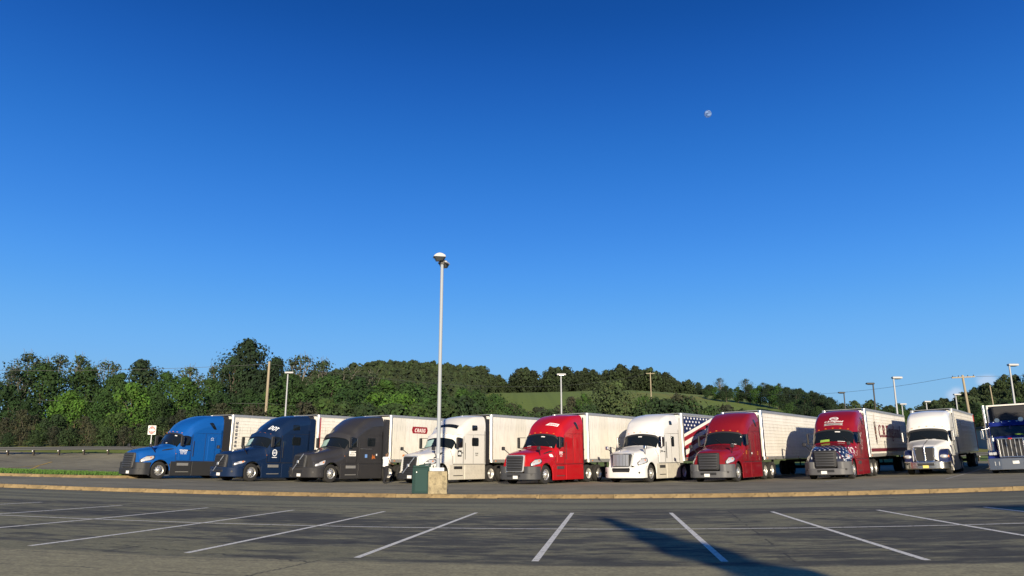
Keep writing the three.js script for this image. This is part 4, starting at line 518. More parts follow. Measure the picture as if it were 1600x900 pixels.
const feather = decalMat(96, 512, (x) => { x.fillStyle = '#b39a3a'; x.fillRect(38, 0, 8, 130); x.fillStyle = '#5d4a40'; x.beginPath(); x.moveTo(18, 130); x.lineTo(66, 130); x.lineTo(72, 280); x.lineTo(66, 420); x.lineTo(46, 500); x.lineTo(28, 420); x.lineTo(16, 260); x.closePath(); x.fill(); x.fillStyle = '#8a5b3c'; x.beginPath(); x.ellipse(46, 300, 16, 40, 0, 0, 7); x.fill(); x.fillStyle = '#cfc6bc'; x.fillRect(34, 140, 14, 60); x.fillRect(30, 330, 28, 12); x.fillStyle = '#6f1f2a'; x.fillRect(26, 220, 36, 20); x.fillRect(30, 380, 30, 24); });
const crText = decalMat(1024, 256, (x) => { x.fillStyle = '#7b2432'; x.font = 'bold 210px serif'; x.textBaseline = 'middle'; x.fillText('C.R.England', 10, 132, 1000); });
rig(1290, 43.8, aeroTruck({ label: 'crimson sleeper truck with starred blue hood front', keys: cascadiaKeys, paint: P.crimson, skirt: P.crimson, bumper: P.bumperLight, bumperY: [0.24, 0.96], bumperMid: 0.6, grille: [0.56, 0.6, 0.66, 1.56], grilleFrame: M.black, barsH: 6, barMat: M.greyPlastic, ext: 0.2, plateX: -0.1, stepMat: M.steel, papers: [[0.12, 0.86, 0.06], [0.2, 0.05, 0.08]],
  plates: [ventTear], extra: (g, F) => { roofDecal(F, 2.98, 3.72, -0.24, 0.24, oval, 'roof_emblem', g); const hg = F.grid(0.1, 1.05, 10, -0.98, 0.98, 48, 0.007); const uv = hg.attributes.uv; for (let i = 0; i < uv.count; i++) uv.setXY(i, uv.getX(i) * 1.0, uv.getY(i) * 0.8); part('starred_hood_wrap', hg, starHood, g); { const cg = F.cap(0.08, false).translate(0, 0, 0.008), p = cg.attributes.position, q = new Float32Array(p.count * 2); for (let i = 0; i < p.count; i++) { q[2 * i] = p.getX(i) * 0.5 + 0.5; q[2 * i + 1] = p.getY(i) * 0.5; } cg.setAttribute('uv', new THREE.BufferAttribute(q, 2)); part('starred_nose_wrap', cg, starHood, g); } sideDecal(F, 1.5, 2.6, 1.2, 1.75, redChecks, 'white_flecks', g, 0.014); sideDecal(F, 3.7, 4.6, 1.5, 2.6, redChecks, 'white_flecks', g, 0.014); part('lime_vest', F.grid(2.16, 2.3, 2, -0.28, -0.06, 4, 0.02), new THREE.MeshStandardMaterial({ color: RGB(0.25, 0.42, 0.06), roughness: 0.8 }), g); } }),
  trailer({ label: 'white ribbed box trailer with feather emblem and dark red lettering', ribbed: true, tone: 2, post: M.chrome, reefer: P.crimson, extra: (g) => { sideDecal(1.285, 8.9, 9.7, 1.8, 3.85, feather, 'feather_emblem', g, 0.006); sideDecal(1.285, 10.2, 19.0, 2.1, 3.45, crText, 'side_lettering', g, 0.006); part('red_stripe', box(0.012, 0.2, 13.5, 1.29, 1.56, -14.0), new THREE.MeshStandardMaterial({ color: RGB(0.14, 0.012, 0.025), roughness: 0.5 }), g); } }));

// 9 white truck with navy fenders and chrome front
const backText = decalMat(1024, 256, (x) => { strokes(x, 9, 40, 10, 900, 90, '#f4f2ee', 14, 0.3); strokes(x, 14, 60, 140, 880, 40, '#f4f2ee', 15); strokes(x, 10, 120, 205, 700, 30, '#e8e6e2', 16); });
rig(1447, 47.3, aeroTruck({ label: 'white sleeper truck with navy fenders and chrome bumper', keys: kwKeys, form: { arch: null, warp: 0.2 }, paint: P.white, skirt: P.creamSkirt, bumper: M.chrome, bumperY: [0.34, 0.78], grille: [0.5, 0.6, 0.78, 1.64], grilleFrame: M.chrome, barsV: 0, barMat: M.chrome, fender: P.navyF, archMat: P.navyF, mirror: M.chrome, hoodMirror: false, ext: 0.3, plateX: -0.02, plateMat: M.plateY, stepMat: M.alu, papers: [[0.0, 0.02, 0.05], [0.15, 0.04, 0.04]], ws: [2.13, 2.63], headlamp: null,
  plates: [['sleeper_window', [[4.7, 2.1], [5.3, 2.1], [5.3, 2.6], [4.7, 2.6]], M.glass, 0.06]], extra: (g, F) => { part('grille_mesh', [box(0.48, 0.74, 0.02, 0.27, 1.2, 0.02), box(0.48, 0.74, 0.02, -0.27, 1.2, 0.02)].map((b) => b.rotateX(-0.1).translate(0, 0, 0.1)), new THREE.MeshStandardMaterial({ color: RGB(0.3, 0.29, 0.27), roughness: 0.45, metalness: 0.7 }), g); part('grille_blade', rbox(0.08, 0.84, 0.05, 0, 1.2, 0.14, 0.02).rotateX(-0.06), M.chrome, g); part('hood_ornament', new THREE.SphereGeometry(0.07, 10, 8).scale(1, 1.1, 0.6).translate(0, 1.63, 0.0), M.chrome, g); part('hood_ridge', F.grid(0.2, 2.05, 12, -0.012, 0.012, 1, 0.012), M.chrome, g); part('navy_side_panel', F.plate([[2.3, 1.12], [2.48, 1.12], [2.48, 1.7], [2.2, 1.7]], 1, 0.012, 0.016, 0.04), P.navyF, g); } }),
  trailer({ label: 'white ribbed box trailer behind the chrome fronted white truck', ribbed: true, tone: 1, post: M.rail, reefer: M.black, extra: (g) => { sideDecal(1.285, 10.5, 20.5, 2.3, 3.5, backText, 'white_lettering', g, 0.006); part('red_rear_frame', box(0.03, 2.8, 0.16, 1.3, 2.62, -21.4), M.red, g); } }));

// 10 long nosed blue truck at the edge
{
  const g = thing('semi_truck', 'royal blue square nosed truck with tall chrome grille and exhaust stacks', 'truck', 'semi trucks parked in a slanted row');
  const F = bodyForm(squareKeys, { warp: 0, fade: 0.1 });
  chassis(g, {});
  part('cab', [F.grid(0.2, 2.3, 20, -1, 1, 40), F.grid(2.36, 6, 60, -1, 1, 48), F.cap(0.2, false), F.cap(6, true), F.cap(2.36, false)], P.royal, g);
  part('windshield', F.grid(2.44, 2.6, 4, -0.6, 0.6, 20, 0.014), M.glass, g); part('windshield_divider', box(0.04, 0.7, 0.03, 0, 2.4, -2.49), P.royal, g);
  part('sun_visor', [new THREE.BoxGeometry(2.1, 0.26, 0.03).rotateX(-0.55).translate(0, 2.78, -2.5)], P.royal, g);
  part('roof_lamps', [-0.8, -0.4, 0, 0.4, 0.8].map((x) => new THREE.SphereGeometry(0.06, 10, 8).scale(1, 0.8, 1.5).translate(x, 2.92, -2.85)), M.chrome, g);
  part('air_horns', [-0.6, 0.6].map((x) => new THREE.CylinderGeometry(0.13, 0.04, 0.5, 16).rotateX(Math.PI / 2).translate(x, 3.02, -3.0)), M.chrome, g);
  part('bumper', [planBlock([[-1.24, 0.3], [-1.22, -0.02], [-0.6, -0.08], [0.6, -0.08], [1.22, -0.02], [1.24, 0.3], [1.1, 0.3], [1.0, 0.14], [-1.0, 0.14], [-1.1, 0.3]], 0.2, 0.84, 0.05, 0.02)], new THREE.MeshStandardMaterial({ color: RGB(0.5, 0.5, 0.5), roughness: 0.3, metalness: 1 }), g);
  part('bumper_lamps', [-0.9, -0.7, 0.7, 0.9].map((x) => box(0.03, 0.22, 0.02, x, 0.55, 0.09).rotateZ(0)), M.lamp, g); part('licence_plate', box(0.31, 0.16, 0.012, 0.1, 0.6, 0.1), M.plate, g);
  const fr = part('grille', [rbox(1.26, 0.09, 0.1, 0, 1.9, -0.14, 0.03), rbox(0.09, 1.05, 0.1, 0.6, 1.42, -0.14, 0.03), rbox(0.09, 1.05, 0.1, -0.6, 1.42, -0.14, 0.03), rbox(1.26, 0.08, 0.1, 0, 0.9, -0.14, 0.03)], M.chrome, g);
  part('grille_opening', box(1.16, 1.0, 0.04, 0, 1.4, -0.16), M.black, fr); for (let i = 0; i < 5; i++) part('grille_bar', box(0.035, 0.96, 0.04, -0.42 + i * 0.21, 1.4, -0.12), M.alu, fr); part('emblem', rbox(0.2, 0.07, 0.03, 0, 1.9, -0.08, 0.02), M.red, fr);
  for (const sd of [1, -1]) {
    const sh = new THREE.Shape(); sh.moveTo(0.42, 0.8); sh.quadraticCurveTo(0.5, 1.22, 1.3, 1.24); sh.quadraticCurveTo(2.0, 1.22, 2.3, 0.8); sh.lineTo(2.0, 0.8); sh.absarc(1.32, 0.505, 0.68, 0.42, Math.PI - 0.42, false); sh.lineTo(0.42, 0.8);
    const e = new THREE.ExtrudeGeometry(sh, { depth: 0.48, bevelEnabled: true, bevelSize: 0.05, bevelThickness: 0.05, bevelSegments: 3, curveSegments: 10 }), p = e.attributes.position; for (let i = 0; i < p.count; i++) p.setXYZ(i, sd * (0.7 + p.getZ(i)), p.getY(i), -p.getX(i)); if (sd > 0) flip(e); e.computeVertexNormals(); part('fender', e, P.royal, g);
    const hl = part('headlamp', [rbox(0.42, 0.2, 0.22, sd * 0.95, 1.1, -0.36, 0.06)], M.chrome, g); part('lens', [box(0.17, 0.15, 0.02, sd * 0.85, 1.1, -0.245), box(0.17, 0.15, 0.02, sd * 1.05, 1.1, -0.245)], M.lamp, hl);
    part('air_cleaner', [cyl(0.19, 0.19, 0.8, sd * 0.98, 1.6, -2.1, 18), cyl(0.06, 0.19, 0.14, sd * 0.98, 2.07, -2.1, 18)], M.chrome, g);
    part('exhaust_stack', [cyl(0.075, 0.075, 3.1, sd * 1.26, 2.45, -3.72, 14), cyl(0.1, 0.1, 1.4, sd * 1.26, 1.9, -3.72, 14)], M.chrome, g);
    part('door_window', F.plate([[2.72, 1.98], [3.4, 1.98], [3.4, 2.5], [2.8, 2.5]], sd, 0.02, 0.014, 0.05), M.glass, g);
    part('mirror', rbox(0.16, 0.5, 0.12, sd * 1.46, 2.2, -2.45, 0.03), M.chrome, g); part('mirror_arm', [rod(V(sd * 1.05, 1.95, -2.6), V(sd * 1.46, 1.95, -2.45), 0.02), rod(V(sd * 1.05, 2.6, -2.6), V(sd * 1.46, 2.5, -2.45), 0.02)], M.chrome, g);
    part('fuel_tank', cyl(0.34, 0.34, 2.6, 0, 0, 0, 18).rotateX(Math.PI / 2).translate(sd * 0.86, 0.72, -4.5), M.alu, g);
    part('step', [rbox(0.3, 0.05, 0.9, sd * 1.05, 0.5, -2.8, 0.02), rbox(0.3, 0.05, 0.9, sd * 1.05, 0.85, -2.8, 0.02)], M.alu, g);
  }
  part('lime_vest', F.grid(2.455, 2.48, 2, 0.08, 0.24, 4, 0.022), new THREE.MeshStandardMaterial({ color: RGB(0.25, 0.42, 0.06), roughness: 0.8 }), g);
  const t = trailer({ label: 'white box trailer with big dark cooling unit behind the royal blue truck', ribbed: true, tone: 0, s0: 6.78, reefer: M.black, extra: (q) => { part('front_frame', [rbox(2.5, 0.1, 0.12, 0, 4.05, -6.72, 0.03), rbox(0.1, 2.8, 0.12, 1.2, 2.65, -6.72, 0.03), rbox(0.1, 2.8, 0.12, -1.2, 2.65, -6.72, 0.03)], trailerWhite[0], q); part('dark_front_panel', box(2.28, 1.4, 0.02, 0, 3.3, -6.70), M.black, q); } });
  rig(1585, 44, g, t);
}

// ---------------------------------------------------------------- lamp post, bin, person, signs, poles
const concrete = new THREE.MeshStandardMaterial({ roughness: 0.95, map: noiseTex(256, (u, v) => { const n = 0.4 * pn(u, v, 5, 31) + 0.35 * pn(u, v, 22, 32) + 0.25 * hash2(Math.floor(u * 256), Math.floor(v * 256)), s = sstep(0.6, 0.8, pn(u, v, 9, 33)), q = 124 + 56 * n - 22 * s; return [q, q * 0.92, q * 0.74]; }), bumpMap: grit, bumpScale: 0.006 });
const galv = new THREE.MeshStandardMaterial({ color: RGB(0.36, 0.37, 0.385), roughness: 0.6, metalness: 0.3 });
const bronze = new THREE.MeshStandardMaterial({ color: RGB(0.04, 0.036, 0.032), roughness: 0.6 });
const wood = new THREE.MeshStandardMaterial({ roughness: 0.95, map: noiseTex(128, (u, v) => { const n = pn(u * 4, v * 0.25, 16, 35), q = 120 + 60 * n; return [q, q * 0.92, q * 0.78]; }) });
{ // main lamp on its concrete footing
  const b = at(683.5, 771, 33.6), y0 = lotTop(b.x, 33.6), g = thing('lamp_post', 'tall white lamp post with two flat heads on concrete footing', 'lamp post'); g.position.set(b.x, y0, -33.6); g.rotation.y = 0.10;
  part('footing', rbox(0.80, 0.93, 0.80, 0, 0.455, 0, 0.03), concrete, g); part('base_plate', [rbox(0.52, 0.14, 0.52, 0, 0.995, 0, 0.015)], new THREE.MeshStandardMaterial({ color: RGB(0.7, 0.72, 0.74), roughness: 0.5 }), g);
  part('anchor_bolts', [[1, 1], [1, -1], [-1, 1], [-1, -1]].map(([i, j]) => cyl(0.025, 0.025, 0.12, i * 0.2, 1.1, j * 0.2, 8)), M.steel, g);
  const top = at(684, 412, 33.6).y - y0; part('pole', [cyl(0.085, 0.07, top - 1.06, 0, (top + 1.06) / 2, 0, 18)], new THREE.MeshStandardMaterial({ color: RGB(0.31, 0.335, 0.365), roughness: 0.65 }), g);
  part('hand_hole_cover', rbox(0.1, 0.22, 0.02, 0, 1.55, 0.098, 0.01), galv, g);
  const head = (ang, dx, dz, dy, len) => { const h = part('lamp_head', (() => { const s = new THREE.Shape(); s.moveTo(-len / 2, 0); s.lineTo(len / 2, 0); s.lineTo(len / 2 - 0.02, 0.06); s.quadraticCurveTo(len / 4, 0.15, 0, 0.155); s.quadraticCurveTo(-len / 4, 0.15, -len / 2 + 0.02, 0.03); s.closePath(); return new THREE.ExtrudeGeometry(s, { depth: 0.36, bevelEnabled: true, bevelSize: 0.015, bevelThickness: 0.03, bevelSegments: 2, curveSegments: 6 }).translate(0, 0, -0.2); })(), new THREE.MeshStandardMaterial({ color: RGB(0.42, 0.42, 0.44), roughness: 0.6 }), g); h.position.set(dx, top + dy, dz); h.rotation.y = ang;
    part('lens', [(() => { const q = new THREE.CylinderGeometry(0.36, 0.24, 0.15, 4).rotateY(Math.PI / 4).scale(len / 0.62, 1, 0.85); return q.translate(0, -0.1, 0); })()], new THREE.MeshStandardMaterial({ color: RGB(0.07, 0.075, 0.08), roughness: 0.3 }), h); return h; };
  head(0.1, -0.13, 0.12, 0.27, 0.52); head(-0.35, 0.08, -0.34, 0.08, 0.42);
  part('head_bracket', [rbox(0.16, 0.34, 0.16, 0.02, top + 0.12, 0, 0.02), rod(V(0, top + 0.2, 0), V(-0.22, top + 0.3, 0.15), 0.04), rod(V(0, top + 0.05, 0), V(0.2, top + 0.06, -0.1), 0.04)], bronze, g);
}
{ // green litter bin beside the footing
  const b = at(657, 771, 33.5), g = thing('litter_bin', 'dark green square litter bin beside the concrete footing', 'bin'); g.position.set(b.x, lotTop(b.x, 33.5), -33.5); g.rotation.y = 0.16;
  const green = new THREE.MeshStandardMaterial({ color: RGB(0.008, 0.034, 0.031), roughness: 0.85 }), green2 = new THREE.MeshStandardMaterial({ color: RGB(0.010, 0.042, 0.038), roughness: 0.8 });
  const body = new THREE.CylinderGeometry(0.45, 0.475, 1.06, 4, 1).rotateY(Math.PI / 4).translate(0, 0.55, 0).toNonIndexed(); body.computeVertexNormals(); part('bin_body', body, green, g);
  part('corner_trim', [[1, 1], [-1, 1], [1, -1], [-1, -1]].map(([i, j]) => rod(V(i * 0.335, 0.02, j * 0.335), V(i * 0.318, 1.08, j * 0.318), 0.022, 8)), green2, g);
  part('door_panel', rbox(0.5, 0.9, 0.02, 0, 0.54, 0.332, 0.008), green2, g); part('latch', rbox(0.03, 0.05, 0.02, -0.2, 0.88, 0.35, 0.006), M.alu, g);
  const lid = part('lid', rbox(0.74, 0.07, 0.74, 0.02, 1.12, 0, 0.025), green2, g); part('hood', [new THREE.BoxGeometry(0.5, 0.05, 0.6).rotateZ(0.14).translate(0.16, 1.19, 0), box(0.04, 0.1, 0.5, 0.38, 1.16, 0)], green, lid); part('foot', [box(0.6, 0.06, 0.6, 0, 0.03, 0)], M.black, g);
}
{ // person beside the charcoal truck
  const d = 44.9, b = at(602, 752, d), y0 = lotTop(b.x, d), g = thing('person', 'person in white T-shirt and dark trousers standing beside the charcoal truck', 'person'); g.position.set(b.x, y0, -d); g.rotation.y = 2.3;
  const J = { head: [0, 1.62, 0.05], neck: [0, 1.46, 0.02], chest: [0, 1.28, 0], waist: [0, 1.02, -0.01], hip: [0, 0.92, -0.02], sL: [0.19, 1.40, 0], sR: [-0.19, 1.40, 0], eL: [0.27, 1.13, 0.06], eR: [-0.26, 1.14, 0.1], wL: [0.22, 0.96, 0.25], wR: [-0.16, 1.06, 0.32], hL: [0.1, 0.9, 0], hR: [-0.1, 0.9, 0], kL: [0.13, 0.5, 0.09], kR: [-0.12, 0.5, -0.02], aL: [0.16, 0.09, 0.07], aR: [-0.15, 0.09, -0.2], tL: [0.18, 0.04, 0.22], tR: [-0.17, 0.04, -0.04] };
  const bones = [['neck', 'head', 0.055, 0.06], ['chest', 'neck', 0.13, 0.055], ['sL', 'sR', 0.075, 0.075], ['chest', 'waist', 0.15, 0.135], ['waist', 'hip', 0.135, 0.145], ['sL', 'eL', 0.058, 0.045], ['sR', 'eR', 0.058, 0.045], ['eL', 'wL', 0.042, 0.03], ['eR', 'wR', 0.042, 0.03], ['hL', 'kL', 0.09, 0.062], ['hR', 'kR', 0.09, 0.062], ['kL', 'aL', 0.058, 0.04], ['kR', 'aR', 0.058, 0.04], ['hL', 'hR', 0.1, 0.1], ['aL', 'tL', 0.042, 0.034], ['aR', 'tR', 0.042, 0.034]];
  const seg = (p, a, c, ra, rc) => { const ax = p[0] - a[0], ay = p[1] - a[1], az = p[2] - a[2], bx = c[0] - a[0], by = c[1] - a[1], bz = c[2] - a[2], t = clamp((ax * bx + ay * by + az * bz) / (bx * bx + by * by + bz * bz), 0, 1); return Math.hypot(ax - bx * t, ay - by * t, az - bz * t) - mix(ra, rc, t); };
  const extra = []; // fingers
  for (const [w, sx] of [['wL', 1], ['wR', -1]]) { const W = J[w]; extra.push([[W[0], W[1], W[2]], [W[0], W[1] - 0.01, W[2] + 0.08], 0.026, 0.03]); for (let f = 0; f < 4; f++) { const ox = (f - 1.5) * 0.019, l = [0.06, 0.072, 0.068, 0.052][f]; extra.push([[W[0] + ox, W[1] - 0.01, W[2] + 0.085], [W[0] + ox * 1.15, W[1] - 0.035, W[2] + 0.085 + l], 0.009, 0.008]); } extra.push([[W[0] - sx * 0.03, W[1], W[2] + 0.03], [W[0] - sx * 0.055, W[1] - 0.01, W[2] + 0.085], 0.011, 0.009]); }
  const smin = (a, c, k) => { const h = clamp(0.5 + 0.5 * (c - a) / k, 0, 1); return mix(c, a, h) - k * h * (1 - h); };
  const bodyD = (p, infl, list) => { let m = 9; for (const [a, c, ra, rc] of list) m = smin(m, seg(p, J[a] ?? a, J[c] ?? c, ra + infl, rc + infl), 0.035); return m; };
  function mesh(fn, N, cx, cy, cz, half) { const mc = new MarchingCubes(N, new THREE.MeshStandardMaterial(), false, false, 60000); mc.isolation = 0; const H = N / 2; for (let k = 0; k < N; k++) for (let j = 0; j < N; j++) for (let i = 0; i < N; i++) mc.field[i + j * N + k * N * N] = -fn([cx + (i - H) / H * half, cy + (j - H) / H * half, cz + (k - H) / H * half]); mc.update(); const n = mc.count, gg = new THREE.BufferGeometry(); const pa = new Float32Array(mc.positionArray.slice(0, n * 3)); for (let i = 0; i < n; i++) { pa[3 * i] = cx + pa[3 * i] * half; pa[3 * i + 1] = cy + pa[3 * i + 1] * half; pa[3 * i + 2] = cz + pa[3 * i + 2] * half; } gg.setAttribute('position', new THREE.BufferAttribute(pa, 3)); gg.setAttribute('normal', new THREE.BufferAttribute(new Float32Array(mc.normalArray.slice(0, n * 3)), 3)); gg.computeVertexNormals(); return gg; }
  const headD = (p) => { const q = [(p[0] - 0) / 0.078, (p[1] - 1.635) / 0.118, (p[2] - 0.05) / 0.098], m = (Math.hypot(...q) - 1) * 0.09; const nose = seg(p, [0, 1.645, 0.135], [0, 1.615, 0.158], 0.012, 0.016), ear = Math.min(seg(p, [0.08, 1.65, 0.04], [0.08, 1.61, 0.045], 0.014, 0.01), seg(p, [-0.08, 1.65, 0.04], [-0.08, 1.61, 0.045], 0.014, 0.01)), jaw = seg(p, [0, 1.55, 0.07], [0, 1.555, 0.11], 0.045, 0.03); return smin(smin(m, jaw, 0.03), Math.min(nose, ear), 0.012); };
  const full = (p) => Math.min(smin(bodyD(p, 0, bones), headD(p), 0.02), ...extra.map(([a, c, ra, rc]) => seg(p, a, c, ra, rc)));
  const skin = new THREE.MeshStandardMaterial({ color: RGB(0.16, 0.085, 0.05), roughness: 0.6 });
  const m = part('body', mesh(full, 92, 0, 0.9, 0, 0.95), skin, g);
  const cloth = (c) => new THREE.MeshStandardMaterial({ color: c, roughness: 0.95 });
  const up = bones.filter(([a, c]) => ['chest', 'sL', 'waist'].includes(a) && !(a === 'chest' && c === 'neck') || (a[0] === 's' && c[0] === 'e') || (a === 'chest'));
  const wr = (p) => 0.006 * Math.sin(p[1] * 60 + p[0] * 20) * Math.sin(p[0] * 34);
  part('shirt', mesh((p) => Math.max(bodyD(p, 0.018, up) + wr(p), 0.93 - p[1], p[1] - 1.475, Math.abs(p[0]) - 0.262), 56, 0, 1.2, 0, 0.4), cloth(RGB(0.8, 0.79, 0.78)), g);
  const lo = bones.filter(([a]) => ['hL', 'hR', 'kL', 'kR'].includes(a)).concat([['hip', 'waist', 0.135, 0.13]]);
  part('trousers', mesh((p) => Math.max(bodyD(p, 0.02, lo) + wr(p), 0.06 - p[1], p[1] - 0.98), 60, 0, 0.52, 0, 0.56), cloth(RGB(0.012, 0.012, 0.016)), g);
  part('shoes', mesh((p) => Math.max(Math.min(seg(p, J.aL, J.tL, 0.055, 0.05), seg(p, J.aR, J.tR, 0.055, 0.05)), p[1] - 0.11, 0.0 - p[1]), 44, 0, 0.1, 0, 0.34), cloth(RGB(0.02, 0.02, 0.02)), g);
  part('cap', mesh((p) => Math.max(Math.min((Math.hypot(p[0] / 0.088, (p[1] - 1.645) / 0.125, (p[2] - 0.045) / 0.108) - 1) * 0.09, Math.max(seg(p, [0, 1.69, 0.1], [0, 1.68, 0.19], 0.075, 0.06), Math.abs(p[1] - 1.685) - 0.008)), 1.675 - p[1] + (p[2] < 0.0 ? -0.05 : 0)), 60, 0, 1.66, 0.06, 0.2), cloth(RGB(0.015, 0.015, 0.018)), g);
  part('eyes', [new THREE.SphereGeometry(0.011, 8, 6).translate(0.03, 1.645, 0.138), new THREE.SphereGeometry(0.011, 8, 6).translate(-0.03, 1.645, 0.138)], M.black, g);
  part('mouth', box(0.04, 0.006, 0.01, 0, 1.578, 0.138), new THREE.MeshStandardMaterial({ color: RGB(0.12, 0.04, 0.035), roughness: 0.6 }), g);
}
{ // do-not-enter sign
  const d = 58, b = at(237.5, 672, d), y0 = landY(b.x, d), g = thing('road_sign', 'white square sign with red disc and white bar on a steel post', 'road sign'); g.position.set(b.x, y0, -d); g.rotation.y = 0.28;
  const h = b.y - y0; part('post', [box(0.06, h + 0.2, 0.04, 0, h / 2, -0.03)], galv, g);
  const pm = new THREE.MeshStandardMaterial({ roughness: 0.5, map: canvasTex(256, 320, (x) => { x.fillStyle = '#d6d4d0'; x.fillRect(0, 0, 256, 320); x.fillStyle = '#b3141f'; x.beginPath(); x.ellipse(128, 160, 112, 136, 0, 0, 7); x.fill(); x.fillStyle = '#f4f2ef'; x.fillRect(40, 140, 176, 42); x.font = 'bold 44px sans-serif'; x.textAlign = 'center'; x.fillText('DO NOT', 128, 108); x.fillText('ENTER', 128, 240); }) });
  const pg = new THREE.BoxGeometry(0.54, 0.66, 0.012); part('sign_panel', pg, [galv, galv, galv, galv, pm, galv].map((m) => m), g).position.set(0, h, 0);
}
// guard rails
const postWood = new THREE.MeshStandardMaterial({ color: RGB(0.05, 0.042, 0.032), roughness: 1 });
const railShape = (() => { const s = [[0, 0], [0.05, 0.04], [0.05, 0.1], [0, 0.14], [0, 0.17], [0.05, 0.21], [0.05, 0.27], [0, 0.31]]; return s; })();
function guardRail(pts, label) {
  const g = thing('guard_rail', label, 'guard rail', undefined);
  const P0 = pts.map(([x, d]) => V(x, landY(x, d) + 0.42, -d)), pos = [], idx = [], n = railShape.length;
  const cv = new THREE.CatmullRomCurve3(P0), N = 40;
  for (let i = 0; i <= N; i++) { const p = cv.getPoint(i / N), t = cv.getTangent(i / N), nn = V(-t.z, 0, t.x).normalize(); if (nn.z < 0) nn.negate(); railShape.forEach(([o, y]) => { pos.push(p.x + nn.x * o, p.y + y, p.z + nn.z * o); }); if (i) for (let j = 0; j < n - 1; j++) { const a = (i - 1) * n + j, b = i * n + j; idx.push(a, b, a + 1, b, b + 1, a + 1); } }
  const geo = new THREE.BufferGeometry(); geo.setAttribute('position', new THREE.Float32BufferAttribute(pos, 3)); geo.setIndex(idx); geo.computeVertexNormals();
  part('rail', geo, new THREE.MeshStandardMaterial({ color: RGB(0.055, 0.058, 0.064), roughness: 0.6, metalness: 0.4, side: THREE.DoubleSide }), g);
  const L = cv.getLength(), m = Math.floor(L / 1.9), pgm = box(0.12, 1.2, 0.16), bl = box(0.07, 0.09, 0.02);
  for (let i = 0; i <= m; i++) { const p = cv.getPointAt(i / m), q = part('post', pgm, postWood, g); q.position.set(p.x, p.y - 0.25, p.z - 0.12); const r = part('reflector', bl, M.plate, q); r.position.set(0, 0.2, 0.19); }
}
guardRail([[-62, 63], [-52, 65], [-43, 67.5], [-36, 70.5], [-28, 73.5], [-18, 76]], 'long grey steel guard rail in front of the trees by the entry road');
guardRail([[38, 71], [44, 70.5], [52, 69.5], [62, 68]], 'grey steel guard rail on the grass behind the royal blue truck');
// street lamps and utility poles
function streetLamp(u, vTop, d, mat, side, label, heads = 1) {
  const b = at(u, vTop, d), y0 = landY(b.x, d), h = b.y - y0, g = thing('street_lamp', label, 'street lamp', 'lamps standing round the truck park'); g.position.set(b.x, y0, -d);
  part('pole', cyl(0.11, 0.075, h, 0, h / 2, 0, 12), mat, g);
  const hd = part('lamp_head', rbox(0.95, 0.2, 0.42, side * 0.42, h + 0.05, 0, 0.07), mat === bronze ? bronze : new THREE.MeshStandardMaterial({ color: RGB(0.42, 0.42, 0.43), roughness: 0.6 }), g); part('lens', rbox(0.5, 0.05, 0.3, side * 0.46, h - 0.07, 0, 0.02), M.glass, hd); part('bracket', rod(V(0, h - 0.05, 0), V(side * 0.3, h + 0.04, 0), 0.05), mat, g);
}
streetLamp(450, 583, 84, galv, 0.35, 'pale grey street lamp standing beside the wooden utility pole');
streetLamp(876.5, 586, 80, galv, 0.1, 'pale grey street lamp standing behind the bright red truck');
streetLamp(1396, 591, 74, galv, 0.8, 'pale grey street lamp rising behind the lettered trailer');
streetLamp(1364, 600, 92, bronze, -0.8, 'tall dark street lamp with head turned from the pale lamp');
streetLamp(1318.5, 614, 112, bronze, -0.8, 'short looking dark street lamp above the crimson truck');
streetLamp(1577, 571, 72, galv, 0.8, 'pale grey street lamp rising behind the royal blue truck');
streetLamp(1447, 628, 112, galv, 0.4, 'small distant street lamp above the chrome fronted truck');
streetLamp(1493, 617, 104, galv, 0.5, 'small distant street lamp beside the cross arm pole');
streetLamp(1409, 632, 112, galv, 0.4, 'small distant street lamp right of the lettered trailer top');
const wireM = new THREE.MeshStandardMaterial({ color: RGB(0.10, 0.105, 0.10), roughness: 0.8 });
function utilityPole(u, vTop, d, arm, label, lean = 0, thin = 1) { const b = at(u, vTop, d), y0 = landY(b.x, d), h = b.y - y0, g = thing('utility_pole', label, 'utility pole', 'wooden poles of the power line'); g.position.set(b.x, y0, -d); g.rotation.z = lean; part('pole', cyl(0.2 * thin, 0.14 * thin, h, 0, h / 2, 0, 12), wood, g);
  if (arm) { part('cross_arm', box(arm, 0.16, 0.14, 0, h - 0.3, 0.12), wood, g); part('insulators', [-0.45, -0.2, 0.2, 0.45].map((k) => cyl(0.06, 0.05, 0.2, k * arm, h - 0.13, 0.12, 8)), M.steel, g); } return V(b.x, b.y, -d); }
const p1 = utilityPole(421, 565, 96, 0, 'bare sunlit wooden utility pole in front of the trees'), p2 = utilityPole(1016, 582, 210, 2.4, 'distant wooden utility pole on the green field'), p3 = utilityPole(1509, 586, 105, 3.2, 'leaning wooden utility pole with cross arm', 0.05);
const p4 = utilityPole(1550, 602, 120, 0, 'thin bare utility pole between the cross arm pole and pale lamp', 0.04, 0.55);
const off1 = V(-110, p1.y + 1, -92), off3 = V(190, p3.y + 6, -90);
function wire(a, b, sag, label) { const c = new THREE.CatmullRomCurve3(Array.from({ length: 13 }, (_, i) => { const k = i / 12, p = a.clone().lerp(b, k); p.y -= sag * 4 * k * (1 - k); return p; })); const m = part(numbered('power_line'), new THREE.TubeGeometry(c, 40, 0.02, 4), wireM, scene); tag(m, label, 'power line', 'power lines strung between the poles'); }
